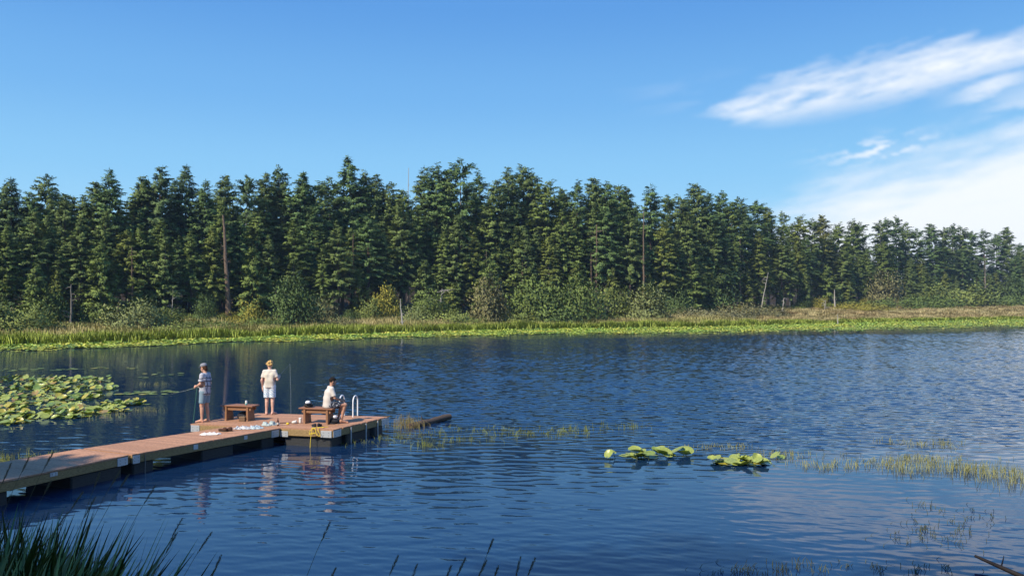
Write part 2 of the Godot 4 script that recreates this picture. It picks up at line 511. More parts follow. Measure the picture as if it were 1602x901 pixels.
# A conifer: base = share of the bare trunk, spread = widest reach, thin = share of branches left out, crown shape: 0 spire, 1 rounded, 2 ragged and flat-topped
func make_fir(seed_: int, height: float, base: float, spread: float, thin: float, shape: int) -> Array:
	var r := RandomNumberGenerator.new()
	r.seed = seed_
	var path := trunk_points(height, 0.012 * height + 0.04, 0.012, r)
	var ps: Array = path[0]
	var tg := Geo.new()
	tg.tube(ps, path[1], 7)
	# dead stubs below the crown
	for k in 16:
		var u := r.randf_range(0.08, base + 0.2)
		var an := r.randf() * TAU
		var p := on_path(ps, u)
		var out := Vector3(cos(an), r.randf_range(-0.35, 0.1), sin(an))
		var ln := r.randf_range(0.4, 1.9)
		tg.tube([p, p + out * ln * 0.6, p + out * ln + Vector3(0, -0.15, 0)], [0.045, 0.028, 0.01], 4, Color.WHITE, false)
	var g := Geo.new()
	var y := base * height
	var bulge := FastNoiseLite.new()
	bulge.seed = seed_; bulge.frequency = 0.22
	while y < height - 0.15:
		var u := (y - base * height) / (height * (1.0 - base))
		var reach: float
		match shape:
			0: reach = spread * pow(1.0 - u, 0.78) * (0.55 + 0.45 * smoothstep(0.0, 0.2, u))
			1: reach = spread * pow(1.0 - u, 0.56) * (0.5 + 0.5 * smoothstep(0.0, 0.25, u)) * 0.92
			_: reach = spread * pow(1.0 - u, 0.5) * (0.45 + 0.55 * smoothstep(0.0, 0.4, u)) * (0.75 + 0.35 * sin(y * 1.9 + seed_))
		reach += 0.16
		var count := 4 if u < 0.9 else 3
		for b in count:
			if r.randf() < thin: continue
			var an := r.randf() * TAU
			var lump := 1.0 + 0.75 * bulge.get_noise_3d(cos(an) * 4.0, y, sin(an) * 4.0) + r.randf_range(-0.22, 0.18)
			if r.randf() < 0.05: lump *= 1.25
			var ln := reach * maxf(0.3, lump)
			var p0 := on_path(ps, (y + r.randf_range(-0.3, 0.3)) / height)
			var rise := lerpf(-0.22, 0.8, pow(u, 1.3)) + r.randf_range(-0.42, 0.5)
			var out := Vector3(cos(an), 0, sin(an))
			var p1 := p0 + out * ln * 0.55 + Vector3(0, rise * ln * 0.55, 0)
			var p2 := p0 + out * ln + Vector3(0, (rise * 0.75 - 0.12) * ln, 0)
			var side := Vector3(-out.z, 0, out.x)
			if ln > 1.0 and r.randf() < 0.5:
				g.diamond(p0, p1, Vector3(0, 0.03, 0), Vector3.ZERO, side, Color(0.05, 0.038, 0.028))
			var gap := 0.15
			var s := 0.18 if ln > 0.8 else 0.0
			while s < 1.0:
				var p := p0.lerp(p1, s / 0.55) if s < 0.55 else p1.lerp(p2, (s - 0.55) / 0.45)
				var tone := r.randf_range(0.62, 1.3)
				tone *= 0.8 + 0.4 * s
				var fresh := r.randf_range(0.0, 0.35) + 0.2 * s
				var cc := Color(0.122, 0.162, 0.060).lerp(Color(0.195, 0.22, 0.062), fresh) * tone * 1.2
				cc.a = 1.0
				for sd: float in [-1.0, 1.0]:
					var wl := (0.5 * (1.0 - 0.5 * s) + 0.16) * minf(1.0, 0.45 + ln * 0.3) * r.randf_range(0.7, 1.35)
					var dir := (out * r.randf_range(0.45, 1.0) + side * sd * r.randf_range(0.55, 1.1) + Vector3(0, r.randf_range(-0.7, 0.65), 0)).normalized()
					var nn := (Vector3(0, 0.6, 0) + out * 0.8 + side * sd * 0.35 + Vector3(r.randf_range(-0.45, 0.45), r.randf_range(-0.4, 0.3), r.randf_range(-0.45, 0.45))).normalized()
					var wide := dir.cross(nn).normalized() * wl * r.randf_range(0.13, 0.23)
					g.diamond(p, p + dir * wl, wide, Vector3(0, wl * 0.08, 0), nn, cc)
					if r.randf() < 0.75:
						# a hanging twig under it
						var dd := (dir * 0.6 + Vector3(r.randf_range(-0.3, 0.3), -r.randf_range(0.25, 0.9), r.randf_range(-0.3, 0.3))).normalized()
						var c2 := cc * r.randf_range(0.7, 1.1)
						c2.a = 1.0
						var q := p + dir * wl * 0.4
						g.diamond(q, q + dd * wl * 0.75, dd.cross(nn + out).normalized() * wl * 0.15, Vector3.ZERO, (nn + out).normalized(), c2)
				s += gap / maxf(ln, 0.3)
			var tipd := (p2 - p1).normalized()
			var c3 := Color(0.09, 0.13, 0.045) * r.randf_range(0.9, 1.4)
			c3.a = 1.0
			g.diamond(p2 - tipd * 0.1, p2 + tipd * 0.38, side * 0.09, Vector3.ZERO, (Vector3.UP + out * 0.4).normalized(), c3)
		y += lerpf(0.29, 0.2, u)
	g.diamond(Vector3(ps[-1]) - Vector3(0, 0.3, 0), ps[-1] + Vector3(0, 0.5, 0), Vector3(0.05, 0, 0.02), Vector3.ZERO, Vector3(0, 0.3, 1).normalized(), Color(0.05, 0.08, 0.03))
	return [tg, g, height]

var firs := []
func plant(kind: int, called: String, x: float, d: float, height: float, tint: int, label: String, group := "", wide := 1.0) -> Node3D:
	var f: Array = firs[kind]
	var o := thing(called, label, "tree", Vector3(x, land(x, d) - 0.05, -d), rng.randf() * TAU, group)
	var k: float = height / f[2]
	var t := put_mesh("trunk", f[0], o)
	var c := put_mesh("crown", f[1], o)
	t.scale = Vector3(k * wide, k, k * wide); c.scale = t.scale
	c.material_override = M.needles[tint]
	return o

func skyline(px: float, py: float, back: float) -> Array:
	# where on the edge of the wood a tree top of this bearing and height stands: [x, distance, height]
	var b := (px - 801.0) / 1257.0
	var d := 120.0
	for k in 12: d = along(WOOD_X, WOOD_D, b * d)
	d += back
	return [b * d, d, 4.1 + (470.0 - py) / 1257.0 * d - land(b * d, d)]

func short_of(label: String) -> String:
	# the start of a label, up to where it tells the place
	var end := label.length()
	for w in [" above ", " left of", " right of", " rising", " in the", " behind", " at the", " beside", ",", " where", " closest", " standing", " near ", " left half", " with a rounded"]:
		var k := label.find(w)
		if k > 0: end = mini(end, k)
	return label.substr(0, end)

func below(marks: Array, px: float, what: String, used: Dictionary) -> String:
	# names a tree by the skyline tree it stands under
	var best := 0
	for k in marks.size():
		if absf(marks[k][0] - px) < absf(marks[best][0] - px): best = k
	var side := "right" if px > marks[best][0] else "left"
	var key := side + str(best)
	used[key] = used.get(key, 0) + 1
	var nth: int = used[key]
	return "%s%s below and %s of the %s" % [(["", "second ", "third ", "fourth ", "fifth ", "sixth ", "seventh ", "eighth ", "ninth ", "tenth "][mini(nth - 1, 9)]), what, side, short_of(marks[best][1])]

func make_wood() -> void:
	var specs := [[1, 26.0, 0.26, 5.0, 0.10, 0], [2, 26.0, 0.36, 5.2, 0.16, 0], [3, 24.0, 0.20, 4.9, 0.10, 1], [4, 25.0, 0.42, 4.6, 0.28, 1], [5, 27.0, 0.32, 4.3, 0.12, 0],
		[6, 25.0, 0.42, 4.6, 0.30, 2], [7, 24.0, 0.14, 4.8, 0.08, 0], [8, 26.0, 0.36, 5.0, 0.22, 1], [9, 14.0, 0.04, 3.6, 0.04, 0], [10, 11.0, 0.05, 3.2, 0.05, 0], [11, 27.0, 0.40, 4.2, 0.42, 2], [12, 26.0, 0.30, 4.6, 0.20, 1], [13, 27.0, 0.40, 4.8, 0.22, 0], [14, 25.0, 0.22, 4.4, 0.14, 0]]
	for s in specs:
		var f := make_fir(s[0] * 101, s[1], s[2], s[3], s[4], s[5])
		firs.append([f[0].mesh(M.grey_bark if s[0] % 3 == 0 else M.bark), f[1].mesh(M.needles[0]), f[2]])
	# trees whose tops make the skyline: bearing and height of the top, kind, tone, a description for the ones that stand out
	var tops := [
		[-60, 292, 1, 4, ""], [-22, 285, 0, 1, ""], [2, 284, 4, 4, ""], [16, 281, 4, 4, "dark narrow fir at the wood's end above the round willow"], [48, 303, 2, 1, ""], [73, 277, 3, 0, "fir with a bent hooked tip left of the broad rounded fir"], [103, 304, 0, 0, ""], [128, 306, 6, 0, ""],
		[151, 287, 2, 0, "broad rounded fir beside the slim spire above the left meadow"], [171, 267, 4, 1, "slim pointed spire rising from the left half of the wood"], [213, 277, 0, 0, ""], [228, 284, 7, 1, ""], [241, 262, 0, 4, "broad-topped fir with tiered branches in the left part of the wood"], [272, 283, 4, 1, ""],
		[288, 260, 4, 4, "fir with a thin crooked leader, left of the dead reddish trunk"], [320, 284, 6, 1, ""], [351, 276, 2, 0, "dense rounded fir behind the dead reddish trunk"], [382, 275, 5, 4, "fir with a flat tabletop crown right of the dead reddish trunk"], [409, 271, 0, 0, ""], [439, 262, 1, 4, "fir with a blunt double tip left of the wood's middle"],
		[464, 270, 0, 1, ""], [474, 275, 4, 1, ""], [497, 292, 2, 0, ""], [515, 278, 5, 1, "ragged fir with bare side limbs left of the tallest spire"], [551, 248, 0, 1, "tallest pointed fir left of the wood's middle"], [574, 269, 1, 0, ""], [587, 274, 4, 0, ""], [610, 288, 3, 0, ""], [632, 299, 2, 3, ""],
		[663, 262, 0, 0, "pointed fir right of the bare pole tip"], [684, 258, 1, 1, ""], [702, 270, 2, 0, ""], [721, 249, 5, 1, "tall fir with open storeyed crown at the middle of the wood"], [752, 268, 4, 1, ""], [775, 283, 2, 0, ""], [796, 262, 1, 0, "fir with a lean notched crown right of the wood's middle"], [816, 261, 7, 0, ""],
		[838, 277, 3, 0, ""], [857, 285, 3, 3, ""], [880, 298, 2, 0, ""], [901, 282, 4, 1, "small sharp spire right of the middle above the big bush"], [932, 280, 7, 0, "broad bushy-topped fir above the two bare reddish trunks"], [945, 286, 1, 1, ""], [965, 292, 2, 0, ""], [989, 294, 0, 1, ""], [1018, 290, 0, 1, "sharp-topped fir behind the tall dead pole"], [1042, 306, 5, 3, ""],
		[1066, 309, 3, 0, ""], [1092, 289, 2, 0, "broad dense fir where the row of high tops ends"], [1110, 302, 0, 1, ""], [1127, 300, 1, 1, ""], [1145, 318, 2, 3, ""], [1161, 311, 3, 4, "dark thin-topped fir standing forward where the wood steps down"], [1186, 315, 5, 1, ""], [1203, 325, 2, 2, ""], [1228, 331, 10, 3, ""], [1252, 339, 3, 2, ""],
		[1270, 343, 5, 0, ""], [1288, 338, 2, 5, "dull brownish fir with a rounded top and hanging grey moss"], [1310, 351, 3, 3, ""], [1338, 344, 1, 0, ""], [1349, 348, 5, 1, ""], [1379, 345, 5, 0, ""], [1391, 341, 10, 1, ""], [1405, 338, 10, 4, "ragged fir with a spiky split tip in the low right stretch"], [1418, 350, 3, 0, ""],
		[1436, 358, 5, 1, ""], [1460, 351, 7, 1, "wide airy fir in the right stretch with sky showing beside it"], [1478, 356, 5, 0, ""], [1491, 350, 10, 4, ""], [1505, 356, 3, 0, ""], [1524, 362, 5, 1, ""], [1543, 359, 10, 4, "thin gaunt fir with a bare grey stem near the right edge"], [1560, 366, 3, 1, ""], [1577, 356, 7, 0, "rounded airy fir closest to the right edge"],
		[1600, 381, 5, 1, ""], [1625, 372, 3, 0, ""], [1655, 378, 5, 1, ""], [1690, 382, 3, 1, ""]]
	var ordinals := ["first", "second", "third", "fourth", "fifth", "sixth", "seventh", "eighth", "ninth", "tenth"]
	var marks := []
	var count := 0
	for s in tops:
		var w := skyline(s[0], s[1], rnd(2.5, 9.0))
		var label: String = s[4]
		if label:
			marks.append([s[0], label])
			count = 0
		elif marks:
			label = "%s fir top to the right of the %s" % [ordinals[mini(count, 9)], short_of(marks[-1][1])]
			count += 1
		else:
			label = "dark fir at the very left end of the wood"
		plant([[0, 12], [1, 13], [2, 11], [3, 3], [4, 13], [5, 5], [6, 6], [7, 11], [8, 8], [9, 9], [10, 10]][s[2]][rng.randi() % 2], "fir_tree", w[0], w[1], w[2] + 0.2, s[3], label, "firs whose tops make the skyline", rnd(0.95, 1.25))
	# the ranks in front of and behind them
	var px := -90.0
	while px < 1720.0:
		var dist: float = skyline(px, 300.0, 0.0)[1]
		var top := along([-90.0, 150.0, 550.0, 800.0, 1000.0, 1150.0, 1300.0, 1602.0, 1720.0], [310.0, 300.0, 292.0, 296.0, 312.0, 330.0, 366.0, 384.0, 390.0], px)
		var w := skyline(px + rnd(-4, 4), top + rnd(0, 40), rnd(8.0, 22.0))
		plant([0, 1, 2, 6, 7, 2][rng.randi() % 6], "fir_tree", w[0], w[1], w[2], [0, 1, 4, 0][rng.randi() % 4], "fir deep in the wood, showing only between the front trees", "firs deep in the wood", rnd(1.1, 1.4))
		px += 2600.0 / dist * rnd(0.75, 1.25)
	var used := {}
	var used_young := {}
	px = -70.0
	while px < 1660.0:
		var dist: float = skyline(px, 300.0, 0.0)[1]
		var top := along([-70.0, 150.0, 550.0, 1000.0, 1180.0, 1300.0, 1602.0], [350.0, 335.0, 320.0, 335.0, 365.0, 390.0, 405.0], px)
		var w := skyline(px + rnd(-5, 5), top + rnd(-18, 45), rnd(-3.0, 2.5))
		plant([0, 1, 2, 3, 7, 6, 4, 11, 12, 13][rng.randi() % 10], "fir_tree", w[0], w[1], w[2], [0, 3, 1, 2, 3, 0][rng.randi() % 6], below(marks, px, "front fir", used), "mid-height firs at the front of the wood", rnd(0.95, 1.3))
		px += 2900.0 / dist * rnd(0.7, 1.3)
	px = -60.0
	while px < 1640.0:
		var dist: float = skyline(px, 300.0, 0.0)[1]
		var w := skyline(px + rnd(-8, 8), 300.0, rnd(-5.5, -2.5))
		plant([8, 9, 8, 6][rng.randi() % 4], "young_fir", w[0], w[1], rnd(5.0, 11.0), [0, 2, 3, 3][rng.randi() % 4], below(marks, px, "young fir", used_young), "young firs at the foot of the wood", rnd(0.9, 1.25))
		px += 5200.0 / dist * rnd(0.6, 1.7)
	make_snags()

func snag(called: String, px: float, py_top: float, back: float, r0: float, m: Material, lean: Vector2, limbs: int, limb_len: float, label: String, seed_: int) -> void:
	var w := skyline(px, py_top, back)
	var r := RandomNumberGenerator.new()
	r.seed = seed_
	var h: float = w[2]
	var o := thing(called, label, "dead tree", Vector3(w[0], land(w[0], w[1]) - 0.1, -w[1]))
	var ps := []
	var rs := []
	for k in 9:
		var u := k / 8.0
		ps.append(Vector3(lean.x * u * h + r.randf_range(-0.05, 0.05), u * h, lean.y * u * h))
		rs.append(r0 * (1.0 - 0.72 * u) * (1.35 if k == 0 else 1.0))
	var g := Geo.new()
	g.tube(ps, rs, 8)
	put("trunk", g, m, o)
	for k in limbs:
		var u := r.randf_range(0.18, 0.97)
		var an := r.randf() * TAU
		var p := on_path(ps, u)
		var out := Vector3(cos(an), r.randf_range(-0.25, 0.5), sin(an))
		var ln := limb_len * r.randf_range(0.35, 1.0)
		var b := Geo.new()
		b.tube([p, p + out * ln * 0.5 + Vector3(0, r.randf_range(-0.1, 0.2), 0), p + out * ln + Vector3(0, r.randf_range(-0.4, 0.4), 0)], [0.05, 0.035, 0.012], 5)
		put("branch", b, m, o)

func make_snags() -> void:
	snag("dead_trunk", 358, 335, -5.0, 0.42, M.red_bark, Vector2(-0.06, 0.0), 26, 0.9, "thick dead reddish trunk with broken stubs, leaning slightly left", 1)
	snag("dead_trunk", 1007, 328, -5.5, 0.22, M.red_bark, Vector2(0.004, 0), 16, 1.3, "tall bare reddish pole before the wood, right of the big bushes", 2)
	snag("dead_trunk", 933, 350, -1.8, 0.24, M.red_bark, Vector2(0.005, 0), 14, 2.0, "bare reddish trunk with short dead limbs above the pale bush", 3)
	snag("dead_trunk", 926, 395, -2.3, 0.16, M.red_bark, Vector2(-0.01, 0), 3, 1.0, "thinner bare trunk close beside the reddish one above the bush", 4)
	snag("dead_trunk", 110, 443, -7.0, 0.14, M.grey_bark, Vector2(0.0, 0), 5, 1.2, "short broken grey trunk standing at the left of the wood", 5)
	snag("dead_trunk", 760, 392, -2.8, 0.12, M.red_bark, Vector2(0.01, 0), 5, 1.6, "slim bare brown pole above the brownish pointed bush", 6)
	snag("dead_trunk", 638, 261, 6.0, 0.14, M.pale_wood, Vector2(0.002, 0), 12, 0.6, "bare pole tip sticking up over the treetops", 7)
	snag("dead_trunk", 1159, 372, -2.8, 0.24, M.red_bark, Vector2(-0.004, 0), 6, 1.6, "red-brown trunk bare in its lower half where the wood steps down", 8)
	snag("dead_trunk", 208, 385, -2.8, 0.19, M.bark, Vector2(-0.03, 0), 7, 1.2, "pale-barked slender trunk in front of the dark left firs", 9)
	snag("dead_trunk", 786, 435, -3.3, 0.24, M.grey_bark, Vector2(-0.05, 0), 4, 1.0, "leaning grey trunk, left one of the pair beside the big bush", 10)
	snag("dead_trunk", 817, 405, -1.8, 0.22, M.bark, Vector2(0.0, 0), 4, 1.0, "straight brown trunk left of the big round bush", 11)
	snag("dead_trunk", 1543, 405, -4.8, 0.23, M.grey_bark, Vector2(0.0, 0), 16, 2.4, "grey dead stem with drooping limbs in the far right trees", 12)
	snag("dead_trunk", 1307, 452, -10.0, 0.25, M.pale_wood, Vector2(-0.03, 0), 4, 1.0, "short grey stub trunk behind the brown meadow", 13)
	snag("dead_trunk", 1224, 465, -20.0, 0.16, M.pale_wood, Vector2(0.12, 0), 4, 0.8, "white leaning stub at the left end of the brown meadow", 14)
	snag("dead_trunk", 630, 466, -22.0, 0.13, M.pale_wood, Vector2(-0.09, 0), 6, 1.0, "white bare leaning stick standing in the shore reeds", 15)
	snag("dead_trunk", 686, 450, -10.0, 0.11, M.pale_wood, Vector2(0.1, 0), 16, 3.0, "bleached bare bush of grey limbs right of the white stick", 16)
	snag("dead_trunk", 268, 448, -4.8, 0.07, M.pale_wood, Vector2(0.03, 0), 14, 1.5, "grey leafless sapling with many twigs left of the reddish trunk", 17)
	snag("dead_trunk", 1190, 425, -9.0, 0.13, M.pale_wood, Vector2(0.2, 0), 5, 1.8, "pale curved bare limb leaning out of the wood", 18)
	snag("dead_trunk", 706, 455, -3.8, 0.10, M.pale_wood, Vector2(-0.08, 0), 8, 1.8, "forked white dead stem in the dark gap of the wood", 19)
	snag("dead_trunk", 1290, 468, -14.0, 0.10, M.pale_wood, Vector2(0.15, 0), 8, 1.2, "tangled white driftwood stump at the meadow's back", 20)
	snag("dead_trunk", 1311, 490, -72.0, 0.14, M.pale_wood, Vector2(0.0, 0), 0, 1.0, "short pale post standing in the meadow grass", 21)
	snag("dead_trunk", 575, 360, -1.3, 0.20, M.bark, Vector2(0.02, 0), 5, 1.2, "brown trunk in the dark gap left of the yellow bush", 22)
	snag("dead_trunk", 553, 365, -0.8, 0.19, M.bark, Vector2(-0.01, 0), 8, 1.2, "straight trunk under the tallest pointed fir", 23)

# ------------------------------------------------------------------ shrubs
func make_shrub(seed_: int, kind: int) -> Geo:
	# leaves in clumps over several boughs; kind 0 round, 1 upright, 2 low and wide, 3 sparse
	var r := RandomNumberGenerator.new()
	r.seed = seed_
	var g := Geo.new()
	var shape: Vector3 = [Vector3(1.0, 0.95, 1.0), Vector3(0.72, 1.15, 0.72), Vector3(1.3, 0.62, 1.1), Vector3(0.95, 0.9, 0.95)][kind]
	var boughs: int = [70, 64, 64, 44][kind]
	for k in boughs:
		var d := Vector3(r.randfn(0, 1), absf(r.randfn(0.1, 0.8)), r.randfn(0, 1)).normalized()
		var tip := d * shape * r.randf_range(0.62, 1.08)
		tip.y = maxf(0.06, tip.y)
		var root := Vector3(r.randf_range(-0.15, 0.15), 0.0, r.randf_range(-0.15, 0.15))
		g.tube([root, root.lerp(tip, 0.5) + Vector3(0, 0.08, 0), tip], [0.012, 0.008, 0.004], 3, Color(0.5, 0.45, 0.6), false)
		var size := r.randf_range(0.16, 0.30)
		var tone := r.randf_range(0.65, 1.25)
		for j in (66 if kind != 3 else 40):
			var q := Vector3(r.randfn(0, 1), r.randfn(0, 0.8), r.randfn(0, 1)) * size * 0.6
			var p := tip + q - d * r.randf() * 0.1
			if p.y < 0.01: p.y = r.randf() * 0.1
			var dir := (q.normalized() + Vector3(r.randf_range(-1, 1), r.randf_range(-0.4, 1), r.randf_range(-1, 1)) * 0.8).normalized()
			var ln := r.randf_range(0.05, 0.10)
			var cc := Color.WHITE * tone * r.randf_range(0.6, 1.3)
			if r.randf() < 0.08: cc = Color(1.5, 1.2, 0.8) * tone
			cc.a = 1.0
			var nn := (q.normalized() * 0.5 + d * 0.5 + Vector3(0, 0.4, 0) + Vector3(r.randf_range(-0.5, 0.5), r.randf_range(-0.5, 0.5), r.randf_range(-0.5, 0.5))).normalized()
			g.diamond(p, p + dir * ln, dir.cross(nn).normalized() * ln * 0.32, Vector3.ZERO, nn, cc)
	return g

func make_shore_plants() -> void:
	var shapes := []
	for k in 7: shapes.append(make_shrub(300 + k, [0, 1, 2, 3, 0, 2, 1][k]).mesh(M.leaves[0]))
	# bearing, bottom row, width and height as sizes in metres, kind, tone, description
	var list := [
		[22, 526, 3.0, 3.0, 0, 1, "big rounded willow bush at the left end of the shore"], [74, 517, 2.0, 3.4, 1, 0, "upright green bush next to the big left willow"], [116, 521, 1.7, 1.3, 2, 1, "low pale bush in front of the short grey trunk"], [152, 512, 2.3, 3.2, 0, 0, "green bush with a yellowing foot left of the twin willows"],
		[205, 520, 2.6, 3.2, 4, 2, "greyish willow, left one of the twin willows"], [242, 518, 2.4, 2.6, 0, 1, "light willow, right one of the twin willows"], [283, 524, 2.2, 2.0, 5, 1, "low spreading bush below the leafless sapling"], [320, 509, 1.6, 2.6, 1, 3, "small dark bush beside the reddish trunk's foot"], [318, 502, 1.3, 2.2, 0, 4, "yellow-green leafy bush left of the reddish trunk"],
		[338, 520, 2.0, 1.7, 2, 0, "low green mound in front of the reddish trunk"], [384, 512, 2.0, 3.0, 3, 4, "yellowing bush right of the reddish trunk"], [410, 516, 2.0, 2.0, 5, 0, "low bush left of the dark tall shrub"], [456, 514, 3.0, 4.6, 1, 3, "tall dark green shrub left of the wood's middle"], [503, 514, 2.7, 3.8, 3, 2, "twiggy grey-green shrub beside the tall dark one"], [536, 516, 2.2, 1.8, 2, 5, "low brownish scrub at the reed edge"],
		[574, 504, 2.5, 3.4, 0, 1, "light green bush left of the yellow one"], [600, 502, 2.6, 4.2, 4, 4, "bright yellow-green bush left of the white stick"], [645, 510, 2.5, 2.6, 3, 2, "pale twiggy bush behind the white stick"], [676, 505, 2.7, 4.2, 0, 0, "green shrub behind the bleached bare bush"], [700, 510, 3.6, 3.2, 5, 1, "broad low shrub right of the bleached bare bush"], [762, 510, 3.0, 4.9, 1, 5, "pointed brownish bush below the slim bare pole"], [735, 508, 2.4, 2.2, 2, 2, "low pale scrub left of the pointed brownish bush"],
		[812, 508, 3.4, 2.8, 2, 1, "bright low bush at the big bush's left foot"], [842, 507, 4.6, 5.6, 0, 0, "left half of the big round bush at the middle of the shore"], [884, 506, 4.8, 6.4, 4, 0, "tall right half of the big round bush at the middle"], [868, 508, 3.2, 3.4, 5, 3, "dark low bush nestling before the big round bush"], [918, 502, 3.4, 5.0, 3, 6, "grey twiggy bush between the big bush and the green dome"], [943, 502, 3.8, 5.2, 0, 1, "green dome-shaped bush with an arching bare stem"],
		[976, 502, 2.6, 1.8, 2, 0, "low olive bush between the green dome and the pale one"], [1015, 505, 3.8, 4.4, 1, 2, "pale fan-shaped willow standing alone before the tall pole"], [1054, 497, 3.0, 4.2, 0, 3, "dark green shrub right of the pale fan-shaped willow"], [1108, 490, 5.0, 6.0, 0, 3, "large dark bush under the wood right of the tall pole"], [1088, 500, 3.4, 2.4, 2, 6, "grey-beige low bush at the reed edge"], [1128, 500, 4.2, 2.2, 5, 6, "wide beige scrub below the large dark bush"], [1160, 496, 4.4, 3.0, 2, 5, "rusty low scrub below the red-brown trunk"],
		[1185, 496, 3.6, 2.2, 5, 6, "brownish bush where the meadow begins"], [1215, 499, 2.4, 2.4, 3, 5, "small brown bush at the meadow's left end"], [1342, 485, 5.0, 2.2, 2, 4, "yellow-green mound at the back of the meadow"], [1410, 482, 6.5, 3.6, 5, 0, "long low green bush behind the meadow"], [1455, 481, 6.0, 4.0, 2, 0, "green bush left of the rounded one behind the meadow"], [1502, 480, 8.0, 5.6, 0, 1, "rounded light green bush behind the far meadow"], [1560, 479, 8.0, 3.4, 2, 0, "low bush at the far right behind the meadow"], [1597, 479, 5.0, 6.0, 1, 3, "dark bush at the right edge behind the meadow"], [-40, 524, 3.6, 3.4, 0, 0, "willow beyond the left end of the view"], [1385, 480, 5.5, 6.5, 1, 5, "brownish young tree at the back of the meadow"]]
	for s in list:
		# its foot: where the line of sight meets the rising shore
		var b: float = (s[0] - 801.0) / 1257.0
		var d := 60.0
		while d < 330.0 and (4.1 - land(b * d, d)) / d * 1257.0 > s[1] - 470.0: d += 0.5
		d = maxf(d, shore(b * d) + belt(b * d) + 0.5)
		var o := thing("shore_bush", s[6], "bush", Vector3(b * d, land(b * d, d) - 0.05, -d), rng.randf() * TAU, "bushes along the far shore")
		var m := put_mesh("foliage", shapes[s[4]], o)
		m.scale = Vector3(s[2], s[3], s[2]) * 1.2
		m.material_override = M.leaves[s[5]]
	# an understorey of scrub right under the trees
	var px := -60.0
	while px < 1640.0:
		var dist: float = skyline(px, 300.0, 0.0)[1]
		var w := skyline(px, 300.0, rnd(-6.0, -3.0))
		var sz := rnd(1.3, 2.8)
		var o := thing("understorey_bush", "leafy scrub in the shade at the foot of the firs", "bush", Vector3(w[0], land(w[0], w[1]) - 0.05, -w[1]), rng.randf() * TAU, "scrub at the foot of the wood")
		var m := put_mesh("foliage", shapes[rng.randi() % 7], o)
		m.scale = Vector3(sz * 1.2, sz * rnd(0.8, 1.3), sz * 1.2)
		m.material_override = M.leaves[[0, 3, 3, 1, 0, 4, 5][rng.randi() % 7]]
		px += 3600.0 / dist * rnd(0.6, 1.4)
	make_reeds()

func scatter(called: String, m: Mesh, places: Array, colors: Array) -> MultiMeshInstance3D:
	var mm := MultiMesh.new()
	mm.transform_format = MultiMesh.TRANSFORM_3D
	mm.use_colors = true
	mm.mesh = m
	mm.instance_count = places.size()
	for k in places.size():
		mm.set_instance_transform(k, places[k])
		mm.set_instance_color(k, colors[k])
	var o := MultiMeshInstance3D.new()
	o.multimesh = mm
	o.name = numbered(called)
	add_child(o)
	return o

func tuft(seed_: int, blades: int, spread: float, lean: float, wide: float) -> Geo:
	var r := RandomNumberGenerator.new()
	r.seed = seed_
	var g := Geo.new()
	for k in blades:
		var an := r.randf() * TAU
		var p := Vector3(cos(an), 0, sin(an)) * spread * sqrt(r.randf())
		var an2 := r.randf() * TAU
		var dir := Vector3(cos(an2) * lean * r.randf(), 1.0, sin(an2) * lean * r.randf()) * r.randf_range(0.55, 1.1)
		var sd := Vector3(-sin(an2), 0, cos(an2)) * wide * r.randf_range(0.6, 1.3)
		var q := r.randf_range(0.75, 1.2)
		g.diamond(p, p + dir, sd, Vector3(-cos(an2), 0, -sin(an2)) * 0.04, Vector3(r.randf_range(-0.5, 0.5), 0.8, r.randf_range(-0.2, 0.8)).normalized(), Color(q, q, q))
	return g

